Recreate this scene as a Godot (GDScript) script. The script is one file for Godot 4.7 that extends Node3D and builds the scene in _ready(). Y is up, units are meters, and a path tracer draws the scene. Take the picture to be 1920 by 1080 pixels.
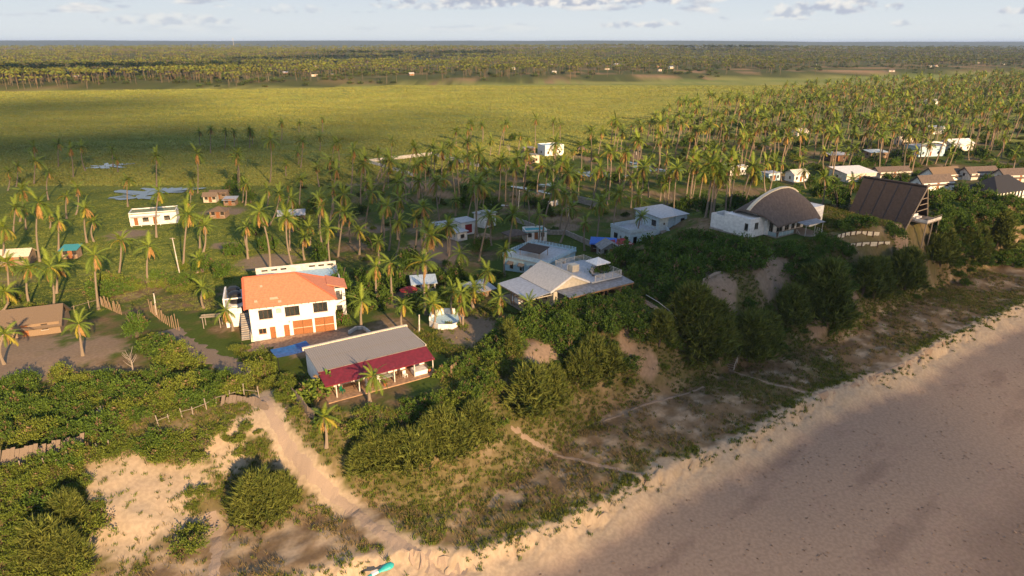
extends Node3D
# An aerial view of a beach village: camera and light first, then terrain, houses, vegetation, small things.

const F := 1250.0          # focal length in pixels of the 1920 x 1080 photograph
const EYE := 44.0          # metres above the village plain
var pitch := atan(460.0 / F)
var M := {}
var used := {}
var rng := RandomNumberGenerator.new()
var nz := FastNoiseLite.new()
var nw := FastNoiseLite.new()
const OX := -19.2          # foreshore frame: s runs along the coast, t inland from the scarp edge
const OZ := -56.2
var EDGE := [[-80, -8], [-40, -3], [0, 0], [7.7, -1.8], [12.8, -5.9], [27, -6.7], [38, -5.5], [46.5, -5.2], [58, -5.3], [69, -3.6], [79, -2.6], [96, -4.1], [113, -1.8], [145, -0.3], [400, 4]]
var FOOT := [[-60, 6], [-30, 8], [-7, 12], [1, 8], [8, 8], [17, 6], [33, 11], [45, 14.5], [60, 13.5], [84, 11.6], [100, 10.6], [128, 13], [167, 15.6], [400, 16]]
var CREST_T := [[-60, 30], [-13, 30], [-2, 26.5], [7, 18], [22, 19.5], [31, 22], [40, 25], [50, 24], [61, 22], [76, 22], [101, 23.4], [123, 24], [139, 21], [164, 19], [400, 20]]
var CREST_H := [[-60, -0.6], [-13, -0.6], [-2, -0.4], [7, 0], [22, 0], [31, 0.4], [40, 1.6], [50, 2.0], [61, 2.6], [76, 5.4], [101, 6.3], [123, 6.6], [139, 6.4], [164, 5.6], [260, 3], [400, 2]]
var BACK1 := [[-60, 40], [22, 30], [40, 42], [60, 40], [76, 34], [92, 40], [101, 48], [123, 50], [139, 46], [164, 38], [400, 40]]
var BACK2 := [[-60, 60], [22, 50], [60, 62], [80, 56], [101, 74], [139, 78], [400, 70]]

func key(a, v):
	if v <= a[0][0]: return float(a[0][1])
	for i in range(1, a.size()):
		if v <= a[i][0]:
			return lerpf(a[i - 1][1], a[i][1], (v - a[i - 1][0]) / float(a[i][0] - a[i - 1][0]))
	return float(a[-1][1])

var lut := []
func make_tables():
	for a in [EDGE, FOOT, CREST_T, CREST_H, BACK1, BACK2]:
		var t = PackedFloat32Array()
		for i in 702: t.append(key(a, i - 200.0))
		lut.append(t)

func K(k, s):                  # the same tables, looked up fast: 0 edge, 1 foot, 2 and 3 crest, 4 and 5 back
	var v = clampf(s + 200.0, 0.0, 700.0)
	var i = int(v)
	return lerpf(lut[k][i], lut[k][i + 1], v - i)

func st_of(x, z):
	var s = (x - OX) * 0.859 - (z - OZ) * 0.512
	return Vector2(s, -(x - OX) * 0.512 - (z - OZ) * 0.859 - K(0, s) + 0.9 * nz.get_noise_2d(s * 9.0, 7.0) * smoothstep(0.0, 40.0, s))

func meadow_start(x):
	return key([[-700, 225], [-180, 225], [-50, 240], [20, 290], [100, 415], [265, 630], [650, 890], [1500, 1500]], x)

func meadow_end(x):
	return 22.0 * nz.get_noise_2d(x * 0.25, 400.0) + key([[-2500, 480], [-511, 690], [-260, 735], [26, 835], [398, 966], [791, 1110], [3000, 1700]], x)

func hgt(x, z):
	var d = -z
	if d > 330.0 or x < -260.0:
		var e = meadow_end(x)
		var h = -1.3 + 0.25 * nz.get_noise_2d(x * 0.3, z * 0.3)
		if d < 240.0: return lerpf(0.0, h, smoothstep(160, 240, d))
		if d > e:
			var w = nz.get_noise_2d(x * 0.05, z * 0.05)
			h += 5.0 * smoothstep(0, 55, d - e + 18 * w) + 14.0 * smoothstep(100, 1900, d - e) * (0.75 + 0.9 * nz.get_noise_2d(x * 0.012 + 40, z * 0.02)) + 4.0 * smoothstep(200, 800, d - e) * w
			h *= 1.0 - 0.9 * smoothstep(3200, 4600, d)
			h += smoothstep(6500, 9500, d) * (62.0 + 26.0 * nz.get_noise_2d(x * 0.004, 99.0))
		return h
	var q = st_of(x, z)
	var s = q.x
	var t = q.y
	var plain = -1.3 * smoothstep(130, 240, d) + 0.18 * nz.get_noise_2d(x * 1.2, z * 1.2)
	if t < 0.0:
		# the scarp: a steep face cut by rills, with a fan of slumped sand at its foot
		var rill = nz.get_noise_2d(s * 34.0, 3.0 + t * 3.0)
		var fan = nz.get_noise_2d(s * 8.0, 60.0)
		var drop = clampf(1.0 + 1.5 * nz.get_noise_2d(s * 3.5, 140.0), 0.35, 1.7)
		var b = -8.0 - drop * smoothstep(0.0, -1.5 + 0.5 * fan, t + 0.9 * rill) - (2.1 - drop) * smoothstep(-0.6, -5.5 - 1.5 * fan, t)
		b += 0.24 * rill * smoothstep(0, -1.0, t) * (1 - smoothstep(-2, -5, t))
		b -= maxf(0.0, -t - 3.0) * 0.045
		return b + 0.1 * nz.get_noise_2d(x * 1.0, z * 1.0) * smoothstep(-2, -6, t) + 0.006 * nz.get_noise_2d(s * 9, t * 18)
	var f = K(1, s)
	var ct = K(2, s)
	var ch = K(3, s)
	var low = -8.0 + 0.3 * t / f + 0.55 * nz.get_noise_2d(x * 2.4, z * 2.4) * smoothstep(0, 3, t) + 0.13 * nz.get_noise_2d(x * 9, z * 9)
	if t < f: return low
	var k = smoothstep(0, 1, (t - f) / (ct - f))
	k = lerpf(k, (t - f) / (ct - f), 0.35) if t < ct else 1.0
	var top = ch
	if t > ct: top = lerpf(ch, plain, smoothstep(K(4, s), K(5, s), t))
	else: k = clampf(k, 0, 1)
	var rough = 4.0 * k * (1.0 - k)
	var h2 = lerpf(low, top, k) + rough * (0.9 * nz.get_noise_2d(x * 2.0 + 50, z * 2.0) + 0.1 * nz.get_noise_2d(x * 7, z * 7))
	return h2 + (0.1 * nz.get_noise_2d(x * 1.2, z * 1.2) if t > ct else 0.0)

# ---- pixels to places
func ray(px, py):
	var y = -(py - 540.0) / F
	return Vector3((px - 960.0) / F, y * cos(pitch) - sin(pitch), -cos(pitch) - y * sin(pitch))

func P(px, py, h):
	var r = ray(px, py)
	return Vector3(0, EYE, 0) + r * ((h - EYE) / r.y)

func G(px, py):
	var r = ray(px, py)
	var t = 45.0
	var p = Vector3(0, EYE, 0)
	for i in 600:
		p = Vector3(0, EYE, 0) + r * t
		var gap = p.y - hgt(p.x, p.z)
		if gap < 0.02: break
		t += maxf(0.03, gap * 0.45)
		if t > 6000: break
	p.y = hgt(p.x, p.z)
	return p

func over(px, py, z):          # the point of a pixel's ray at depth z
	var r = ray(px, py)
	return Vector3(0, EYE, 0) + r * (z / r.z)

func frame(a, b, h, base):     # local axes: x from pixel a to pixel b (both at height h), z towards the sea, origin at height base
	var A = P(a[0], a[1], h)
	var B = P(b[0], b[1], h)
	var x = Vector3(B.x - A.x, 0, B.z - A.z).normalized()
	return Transform3D(Basis(x, Vector3.UP, x.cross(Vector3.UP)), Vector3(A.x, base, A.z))

func placed(p, rot):
	return Transform3D(Basis(Vector3.UP, deg_to_rad(rot)), p)

# ---- nodes
func numbered(called):
	used[called] = used.get(called, 0) + 1
	return called if used[called] == 1 else "%s_%03d" % [called, used[called] - 1]

func tag(o, label, category, group = ""):
	o.set_meta("label", label)
	o.set_meta("category", category)
	if group: o.set_meta("group", group)
	return o

func thing(called, label, category, tr = Transform3D(), group = ""):
	var o = Node3D.new()
	o.name = numbered(called)
	o.transform = tr
	add_child(o)
	return tag(o, label, category, group)

func part(parent, called, mesh, mat, tr = Transform3D()):
	var o = MeshInstance3D.new()
	o.name = called if parent != self else numbered(called)
	o.mesh = mesh
	o.material_override = mat
	o.transform = tr
	parent.add_child(o, true)
	return o

func structure(called, mesh, mat):
	var o = part(self, called, mesh, mat)
	o.set_meta("kind", "structure")
	return o

func stuff_many(called, meshes, mat, xf, cols, label, category):   # one mass of copies; several meshes become its parts
	var top = Node3D.new()
	top.name = numbered(called)
	add_child(top)
	tag(top, label, category)
	top.set_meta("kind", "stuff")
	for k in meshes.size():
		if xf[k].is_empty(): continue
		var mm = MultiMesh.new()
		mm.transform_format = MultiMesh.TRANSFORM_3D
		mm.use_colors = true
		mm.mesh = meshes[k]
		mm.instance_count = xf[k].size()
		for i in xf[k].size():
			mm.set_instance_transform(i, xf[k][i])
			mm.set_instance_color(i, cols[k][i])
		var o = MultiMeshInstance3D.new()
		o.name = "growth"
		o.multimesh = mm
		o.material_override = mat
		o.set_meta("kind", "stuff")
		top.add_child(o, true)
	return top

# ---- mesh building
class MB:
	var st := SurfaceTool.new()
	func _init():
		st.begin(Mesh.PRIMITIVE_TRIANGLES)
		st.set_smooth_group(-1)
	func col(c):
		st.set_color(c)
		return self
	func tri(a, b, c):
		st.add_vertex(a)
		st.add_vertex(b)
		st.add_vertex(c)
	func quad(a, b, c, d):
		tri(a, b, c)
		tri(a, c, d)
	func box(lo, hi, tr = Transform3D()):
		var p = []
		for i in 8:
			p.append(tr * Vector3(hi.x if i & 1 else lo.x, hi.y if i & 2 else lo.y, hi.z if i & 4 else lo.z))
		quad(p[4], p[6], p[7], p[5])
		quad(p[1], p[3], p[2], p[0])
		quad(p[5], p[7], p[3], p[1])
		quad(p[0], p[2], p[6], p[4])
		quad(p[6], p[2], p[3], p[7])
		quad(p[0], p[4], p[5], p[1])
		return self
	func hexa(p):              # eight corners: bottom ring then top ring
		quad(p[0], p[4], p[5], p[1])
		quad(p[1], p[5], p[6], p[2])
		quad(p[2], p[6], p[7], p[3])
		quad(p[3], p[7], p[4], p[0])
		quad(p[4], p[7], p[6], p[5])
		quad(p[0], p[1], p[2], p[3])
		return self
	func slab(a, b, c, d, th):  # a sheet with thickness below its four corners
		var n = (b - a).cross(d - a).normalized()
		if n.y < 0: n = -n
		var k = -n * th
		return hexa([a + k, b + k, c + k, d + k, a, b, c, d])
	func tube(pts, rads, sides = 6):
		for i in range(pts.size() - 1):
			var ax = (pts[i + 1] - pts[i]).normalized()
			var u = ax.cross(Vector3(0.31, 0.2, 0.93)).normalized()
			var v = ax.cross(u)
			for j in sides:
				var a0 = TAU * j / sides
				var a1 = TAU * (j + 1) / sides
				var d0 = u * cos(a0) + v * sin(a0)
				var d1 = u * cos(a1) + v * sin(a1)
				quad(pts[i] + d0 * rads[i], pts[i + 1] + d0 * rads[i + 1], pts[i + 1] + d1 * rads[i + 1], pts[i] + d1 * rads[i])
				if i == pts.size() - 2: tri(pts[i + 1], pts[i + 1] + d1 * rads[i + 1], pts[i + 1] + d0 * rads[i + 1])
		return self
	func lathe(prof, at = Vector3.ZERO, sides = 16):
		for i in range(prof.size() - 1):
			for j in sides:
				var a0 = TAU * j / sides
				var a1 = TAU * (j + 1) / sides
				var d0 = Vector3(cos(a0), 0, sin(a0))
				var d1 = Vector3(cos(a1), 0, sin(a1))
				var y0 = at + Vector3.UP * prof[i].y
				var y1 = at + Vector3.UP * prof[i + 1].y
				quad(y0 + d0 * prof[i].x, y1 + d0 * prof[i + 1].x, y1 + d1 * prof[i + 1].x, y0 + d1 * prof[i].x)
		return self
	func leaf(p, dir, side, ln, wd):
		var m = p + dir * ln * 0.5
		tri(p, m + side * wd * 0.5, m - side * wd * 0.5)
		tri(p + dir * ln, m - side * wd * 0.5, m + side * wd * 0.5)
	func wall(tr, w, h, ops, th = 0.2):   # a wall in the plane z = 0 of tr, facing +z, with real openings [x0, y0, x1, y1]
		var xs = [0.0, w]
		var ys = [0.0, h]
		for o in ops:
			for k in [0, 2]:
				if not xs.has(float(o[k])): xs.append(float(o[k]))
			for k in [1, 3]:
				if not ys.has(float(o[k])): ys.append(float(o[k]))
		xs.sort()
		ys.sort()
		for i in range(xs.size() - 1):
			for j in range(ys.size() - 1):
				var cx = (xs[i] + xs[i + 1]) / 2
				var cy = (ys[j] + ys[j + 1]) / 2
				var open = false
				for o in ops:
					if cx > o[0] and cx < o[2] and cy > o[1] and cy < o[3]: open = true
				if open: continue
				for z in [0.0, -th]:
					quad(tr * Vector3(xs[i], ys[j], z), tr * Vector3(xs[i], ys[j + 1], z), tr * Vector3(xs[i + 1], ys[j + 1], z), tr * Vector3(xs[i + 1], ys[j], z))
		var rims = ops.duplicate()
		rims.append([0, 0, w, h])
		for o in rims:
			var c = [Vector3(o[0], o[1], 0), Vector3(o[2], o[1], 0), Vector3(o[2], o[3], 0), Vector3(o[0], o[3], 0)]
			for k in 4:
				quad(tr * c[k], tr * c[(k + 1) % 4], tr * (c[(k + 1) % 4] - Vector3(0, 0, th)), tr * (c[k] - Vector3(0, 0, th)))
		return self
	func done():
		st.generate_normals()
		return st.commit()

# ---- materials
var tex := {}
func noise_tex(called, freq, lo, hi, seed_, octaves = 4, sx = 512):
	if tex.has(called): return tex[called]
	var n = FastNoiseLite.new()
	n.seed = seed_
	n.frequency = freq
	n.fractal_octaves = octaves
	var im = n.get_seamless_image(sx, sx)
	im.convert(Image.FORMAT_L8)
	var lut = PackedByteArray()
	var data = im.get_data()
	for v in 256:
		lut.append(int(clampf(lerpf(lo, hi, smoothstep(0.18, 0.82, v / 255.0)), 0, 1) * 255))
	for i in data.size(): data[i] = lut[data[i]]
	im = Image.create_from_data(sx, sx, false, Image.FORMAT_L8, data)
	im.generate_mipmaps()
	tex[called] = ImageTexture.create_from_image(im)
	return tex[called]

func mat(called, c, rough = 0.9, grain = 0.6, contrast = "soft", metal = 0.0):
	var m = StandardMaterial3D.new()
	m.albedo_color = Color(c[0], c[1], c[2]).linear_to_srgb()
	m.roughness = rough
	m.metallic = metal
	if contrast != "none":
		m.albedo_texture = tex[contrast]
		m.uv1_triplanar = true
		m.uv1_world_triplanar = true
		m.uv1_scale = Vector3.ONE * grain
	M[called] = m
	return m

func leafy(called, rough = 0.75, back = 0.25):
	var m = StandardMaterial3D.new()
	m.vertex_color_use_as_albedo = true
	m.roughness = rough
	m.backlight_enabled = true
	m.backlight = Color(back, back, back * 0.4)
	m.metallic_specular = 0.25
	m.cull_mode = BaseMaterial3D.CULL_DISABLED
	M[called] = m
	return m

func make_materials():
	noise_tex("soft", 0.02, 0.9, 1.0, 3)
	noise_tex("stain", 0.012, 0.82, 1.0, 5, 5)
	noise_tex("grit", 0.08, 0.68, 1.0, 9, 3)
	noise_tex("thatchy", 0.05, 0.62, 1.0, 12, 4)
	mat("white", [0.8, 0.78, 0.75], 0.85, 0.12)
	mat("offwhite", [0.62, 0.58, 0.52], 0.9, 0.15, "stain")
	mat("paleblue", [0.42, 0.6, 0.7], 0.85, 0.15)
	mat("bluegrey", [0.5, 0.6, 0.66], 0.85, 0.15)
	mat("cream", [0.66, 0.58, 0.44], 0.85, 0.2)
	mat("grey", [0.3, 0.29, 0.28], 0.95, 0.2, "stain")
	mat("concrete", [0.36, 0.32, 0.28], 0.95, 0.2, "stain")
	mat("fibre", [0.38, 0.355, 0.335], 0.9, 0.35, "grit")
	mat("tile", [0.62, 0.225, 0.115], 0.8, 0.2)
	mat("fadedtile", [0.62, 0.36, 0.25], 0.85, 0.3)
	mat("tiledark", [0.52, 0.13, 0.06], 0.8, 0.3)
	mat("maroon", [0.17, 0.01, 0.026], 0.85, 0.25, "stain")
	mat("wood", [0.42, 0.16, 0.05], 0.75, 0.5, "thatchy")
	mat("post", [0.4, 0.24, 0.12], 0.85, 0.6, "grit")
	mat("weathered", [0.34, 0.27, 0.2], 0.9, 0.6, "grit")
	mat("thatch", [0.24, 0.17, 0.11], 1.0, 0.5, "thatchy")
	mat("thatchdark", [0.055, 0.04, 0.033], 0.95, 0.25, "stain")
	mat("thatchbrown", [0.14, 0.105, 0.085], 0.95, 0.25, "stain")
	mat("reed", [0.36, 0.25, 0.155], 1.0, 0.8, "thatchy")
	mat("oldreed", [0.27, 0.205, 0.15], 1.0, 0.8, "thatchy")
	mat("mud", [0.3, 0.2, 0.13], 1.0, 0.3, "stain")
	mat("black", [0.012, 0.012, 0.014], 0.45, 0.3)
	mat("darkroof", [0.02, 0.02, 0.024], 0.8, 0.3)
	mat("zinc", [0.4, 0.42, 0.45], 0.5, 0.15)
	mat("paperroof", [0.62, 0.56, 0.48], 0.75, 0.2)
	mat("slateroof", [0.24, 0.25, 0.27], 0.6, 0.2, "stain")
	mat("greenroof", [0.24, 0.27, 0.14], 0.9, 0.2, "stain")
	mat("bluetarp", [0.012, 0.12, 0.36], 0.6, 0.2, "stain")
	mat("sheetblue", [0.02, 0.15, 0.6], 0.6, 0.3)
	mat("turq", [0.03, 0.42, 0.4], 0.5, 0.5)
	mat("tealpaint", [0.05, 0.3, 0.32], 0.7, 0.3)
	mat("red", [0.3, 0.02, 0.018], 0.7, 0.3)
	mat("green", [0.01, 0.16, 0.08], 0.5, 0.3)
	mat("brown", [0.12, 0.06, 0.03], 0.8, 0.4, "grit")
	mat("patio", [0.4, 0.25, 0.15], 0.95, 0.25, "stain")
	mat("sandpath", [0.46, 0.35, 0.26], 1.0, 0.9, "grit")
	mat("trail", [0.4, 0.29, 0.2], 1.0, 0.9, "grit")
	mat("road", [0.25, 0.19, 0.14], 1.0, 0.4, "grit")
	mat("cloudy", [0.85, 0.85, 0.86], 1.0, 0.01, "none")
	var thin = mat("thincloud", [0.85, 0.85, 0.86], 1.0, 0.01, "none")
	thin.transparency = BaseMaterial3D.TRANSPARENCY_ALPHA
	thin.albedo_color.a = 0.62
	mat("trunk", [0.32, 0.25, 0.18], 0.95, 0.9, "grit")
	mat("bark", [0.16, 0.12, 0.09], 0.95, 0.9, "grit")
	mat("deadwood", [0.42, 0.36, 0.3], 0.95, 0.9, "grit")
	mat("petal", [0.45, 0.02, 0.12], 0.8, 0.3, "none")
	mat("terracotta", [0.4, 0.12, 0.05], 0.9, 0.3)
	var w = mat("water", [0.02, 0.03, 0.03], 0.04, 1.0, "none")
	w.metallic_specular = 0.7
	var g = mat("glass", [0.05, 0.06, 0.06], 0.05, 1.0, "none")
	g.transparency = BaseMaterial3D.TRANSPARENCY_ALPHA
	g.albedo_color.a = 0.35
	var p = mat("panel", [0.5, 0.65, 0.68], 0.08, 1.0, "none")
	p.transparency = BaseMaterial3D.TRANSPARENCY_ALPHA
	p.albedo_color.a = 0.4
	leafy("leaf")
	leafy("frond", 0.6, 0.3)
	leafy("needle", 0.85, 0.25)
	leafy("grass", 0.9, 0.3)
	leafy("skin", 0.8, 0.0)
	M.skin.backlight_enabled = false

# ---- camera, sky, sun
var sun_towards := Vector3.ZERO
func make_light():
	var cam = Camera3D.new()
	cam.name = "camera"
	cam.fov = rad_to_deg(2 * atan(540.0 / F))
	cam.position = Vector3(0, EYE, 0)
	cam.rotation.x = -pitch
	cam.far = 40000
	add_child(cam)
	cam.current = true
	var az = deg_to_rad(30.0)          # the sun stands low over the sea, behind and to the right of the camera
	var el = deg_to_rad(17.0)
	sun_towards = Vector3(sin(az) * cos(el), sin(el), cos(az) * cos(el))
	var sun = DirectionalLight3D.new()
	sun.name = "sun"
	sun.light_energy = 1.6
	sun.light_color = Color(1.0, 0.84, 0.64)
	sun.light_angular_distance = 0.7
	sun.shadow_enabled = true
	add_child(sun)
	sun.look_at_from_position(sun_towards * 100, Vector3.ZERO)
	var env = Environment.new()
	env.background_mode = Environment.BG_SKY
	env.tonemap_mode = Environment.TONE_MAPPER_LINEAR
	env.tonemap_exposure = 2.15
	env.sdfgi_enabled = true
	env.ssao_enabled = true
	env.ssil_enabled = true
	env.fog_enabled = true
	env.fog_density = 0.00006
	env.fog_light_color = Color(0.68, 0.8, 1.0)
	var sky = Sky.new()
	var pm = PanoramaSkyMaterial.new()
	pm.panorama = ImageTexture.create_from_image(sky_image())
	pm.energy_multiplier = 0.51
	sky.sky_material = pm
	env.sky = sky
	var we = WorldEnvironment.new()
	we.name = "world_environment"
	we.environment = env
	add_child(we)

func cloud_at(n, el, az, dx, dz, se):      # how dense and how lit the sky's clouds are in a direction
	var k = 1.0 / (se + 0.13)
	var v = n.get_noise_3d(dx * k * 1.1, dz * k * 1.1, se * 10.0) + 0.25 * n.get_noise_3d(dx * k * 5.0, dz * k * 5.0, se * 60.0)
	var dens = 0.7 * smoothstep(0.16, 0.4, v + 0.08 * smoothstep(0.02, 0.12, el)) * smoothstep(0.006, 0.045, el)
	var lit = clampf(0.5 + 2.6 * n.get_noise_3d(dx * k * 2.2 + 0.15, dz * k * 2.2, se * 55.0 - 0.6), 0, 1)
	if el > 0.1: return Vector2(dens, lit)
	for c in BANKS:
		var u = (az - c[0]) / c[2]
		if absf(u) > 1.3: continue
		var w = (el - c[1]) / c[3]
		if absf(w) > 1.6: continue
		var edge = 1.0 - u * u - (w * w if w > 0.0 else 3.0 * w * w) + 1.5 * n.get_noise_3d(az * 34.0, el * 70.0, c[0] * 9.0) + 0.6 * n.get_noise_3d(az * 110.0, el * 190.0, 3.0)
		var g = smoothstep(0.1, 0.75, edge) * c[4]
		if g > dens:
			dens = g
			lit = clampf(0.42 + 0.75 * w + 2.2 * n.get_noise_3d(az * 42.0, el * 80.0, 8.0), 0, 1)
	return Vector2(dens, lit)

# cloud banks low in the sky: azimuth and height in radians, half sizes, density
var BANKS := [[0.0, 0.062, 0.2, 0.022, 0.95], [0.1, 0.056, 0.15, 0.017, 0.95], [-0.04, 0.054, 0.12, 0.013, 0.9], [-0.1, 0.047, 0.1, 0.008, 0.5], [0.43, 0.041, 0.07, 0.014, 0.8], [0.37, 0.038, 0.03, 0.011, 0.6], [0.19, 0.024, 0.045, 0.007, 0.65], [0.145, 0.022, 0.025, 0.005, 0.5], [0.5, 0.022, 0.02, 0.005, 0.45], [0.62, 0.034, 0.03, 0.006, 0.7], [0.66, 0.058, 0.05, 0.006, 0.7], [0.34, 0.06, 0.06, 0.006, 0.7], [-0.44, 0.026, 0.08, 0.009, 0.4], [-0.3, 0.04, 0.05, 0.008, 0.3], [-0.6, 0.05, 0.08, 0.007, 0.3], [1.3, 0.05, 0.2, 0.02, 0.7], [2.2, 0.06, 0.25, 0.02, 0.7], [-1.4, 0.05, 0.2, 0.02, 0.7], [-2.4, 0.06, 0.25, 0.02, 0.7]]

func sky_colour(n, el, a):
	var low = Color(0.86, 0.88, 0.885)
	var mid = Color(0.775, 0.825, 0.875)
	var top = Color(0.4, 0.54, 0.75)
	var base = low.lerp(mid, smoothstep(0.0, 0.1, el)).lerp(top, smoothstep(0.08, 1.2, el))
	var ce = cos(el)
	var az = wrapf(a, -PI, PI)
	var q = cloud_at(n, el, az, ce * sin(a), ce * cos(a), sin(el))
	return base.lerp(Color(0.69, 0.715, 0.775).lerp(Color(0.95, 0.925, 0.89), q.y), q.x)

func sky_image():
	var n = FastNoiseLite.new()
	n.seed = 21
	n.frequency = 1.0
	n.fractal_octaves = 5
	var w = 1024
	var h = 512
	var im = Image.create(w, h, false, Image.FORMAT_RGB8)
	im.fill(Color(0.86, 0.88, 0.885))
	for j in h / 2 + 2:
		for i in w: im.set_pixel(i, j, sky_colour(n, PI * (0.5 - (j + 0.5) / h), TAU * (i + 0.5) / w))
	im.resize(4096, 2048, Image.INTERPOLATE_CUBIC)
	for j in range(930, 1026):          # the strip above the horizon in full detail
		for i in range(0, 4096):
			if i < 680 or i > 3416: im.set_pixel(i, j, sky_colour(n, PI * (0.5 - (j + 0.5) / 2048.0), TAU * (i + 0.5) / 4096.0))
	return im

# clouds out of the frame, between the sun and the land: their shade lies on the meadow and the dunes
func make_clouds():
	# each: label, distance up the sun's direction, list of lumps [pixel x, pixel y, radius across, radius along]
	var spec = [
		["long grey cloud over the sea, shading the dunes", 2200.0, CLOUD_NEAR],
		["broad cloud bank over the sea, shading the marsh meadow", 5000.0, CLOUD_MEADOW],
		["far cloud bank shading the distant palm belt", 3000.0, CLOUD_FAR],
	]
	for c in spec:
		var b = MB.new()
		for l in c[2]:
			var p = P(l[0], l[1], 0.0) + sun_towards * c[1]
			blob(b, p, l[2], l[3])
		var o = structure("cloud", b.done(), M.thincloud if c[1] < 2300  else M.cloudy)
		o.set_meta("label", c[0])

func blob(b, p, rx, rz):
	# a flat-bottomed puff; its plan is an ellipse with a ragged rim
	var rot = Basis(Vector3.UP, deg_to_rad(30))
	var sides = 40
	var ring0 = []
	var ring1 = []
	for j in sides:
		var a = TAU * j / sides
		var k = 1.0 + 0.45 * nz.get_noise_2d(p.x + 90 * cos(a), p.z + 90 * sin(a))
		ring0.append(p + rot * Vector3(cos(a) * rx * k, 0, sin(a) * rz * k))
		ring1.append(p + rot * Vector3(cos(a) * rx * k * 0.6, minf(rx, rz) * 0.12, sin(a) * rz * k * 0.6))
	var top = p + Vector3.UP * minf(rx, rz) * 0.16
	for j in sides:
		var i = (j + 1) % sides
		b.tri(p, ring0[j], ring0[i])
		b.quad(ring0[j], ring1[j], ring1[i], ring0[i])
		b.tri(ring1[j], top, ring1[i])

var CLOUD_NEAR := [[760, 390, 34, 36], [930, 420, 36, 38], [1120, 440, 36, 40], [1330, 500, 40, 38], [1580, 520, 42, 38], [1830, 520, 44, 40], [1660, 700, 34, 30], [1880, 850, 34, 34], [1500, 950, 20, 20]]
var CLOUD_MEADOW := [[100, 255, 100, 75], [330, 270, 75, 45], [570, 275, 60, 40], [780, 225, 80, 40], [20, 200, 140, 70], [120, 320, 70, 34], [380, 310, 60, 30], [600, 305, 50, 30], [230, 290, 70, 40]]
var CLOUD_FAR := [[80, 144, 210, 120], [330, 139, 130, 90], [560, 124, 160, 90], [780, 114, 260, 150], [1330, 104, 300, 150]]

func _ready():
	rng.seed = 11
	nz.seed = 4
	nz.frequency = 0.035
	nz.fractal_octaves = 3
	nw.seed = 8
	nw.frequency = 0.05
	make_tables()
	make_light()
	make_materials()
	make_clouds()
	make_ground()
	make_paths()
	make_houses()
	make_palms()
	make_shrubs()
	make_small_things()
	make_grass()
	make_far()

# ---- ground
var main_path := []
var path_pts := []     # [points, half width]
func path_line(px, w):
	var pts = []
	for p in px: pts.append(G(p[0], p[1]))
	path_pts.append([pts, w])
	return pts

func path_near(x, z, extra = 0.0):
	for pp in path_pts:
		var a = pp[0]
		for i in range(a.size() - 1):
			var p = Geometry2D.get_closest_point_to_segment(Vector2(x, z), Vector2(a[i].x, a[i].z), Vector2(a[i + 1].x, a[i + 1].z))
			if p.distance_to(Vector2(x, z)) < pp[1] + extra: return true
	return false

# what stands or lies where, in cells of one metre: 1 bare soil, 2 path, 4 building
var mask := PackedByteArray()
func mark(c, r, bit):
	for z in range(int(-c.z - r) - 1, int(-c.z + r) + 2):
		for x in range(int(c.x - r) - 1, int(c.x + r) + 2):
			if x < -300 or x >= 500 or z < 0 or z >= 500: continue
			if Vector2(x + 0.5 - c.x, z + 0.5 + c.z).length() < r: mask[z * 800 + x + 300] |= bit

func make_mask():
	mask.resize(800 * 500)
	for b in BARE: mark(b[0], b[1] * 0.95, 1)
	for k in keep_clear: mark(Vector3(k.x, 0, k.z), k.y, 4)
	for pp in path_pts:
		for i in pp[0].size() - 1:
			var n = int(pp[0][i].distance_to(pp[0][i + 1])) + 1
			for k in n: mark(pp[0][i].lerp(pp[0][i + 1], float(k) / n), pp[1] + 0.2, 2)

func on(x, z):
	var i = int(floor(x)) + 300
	var j = int(floor(-z))
	return mask[j * 800 + i] if i >= 0 and i < 800 and j >= 0 and j < 500 else 0

func axis(lo, hi, n0, n1, step, grow):
	var a = []
	var v = n0
	while v <= n1:
		a.append(v)
		v += step
	var e = step
	v = n0
	while v > lo:
		e *= grow
		v -= e
		a.push_front(v)
	e = step
	v = a[-1]
	while v < hi:
		e *= grow
		v += e
		a.append(v)
	return a

var SAND := Color(0.4, 0.315, 0.22)
var BEACH := Color(0.262, 0.2, 0.158)
var DAMP := Color(0.168, 0.128, 0.106)
var LITTER := Color(0.17, 0.115, 0.065)
var STRAW := Color(0.27, 0.2, 0.1)
var GREENG := Color(0.07, 0.1, 0.02)
var MEAD := Color(0.175, 0.22, 0.055)
var MEADY := Color(0.29, 0.285, 0.08)

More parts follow.
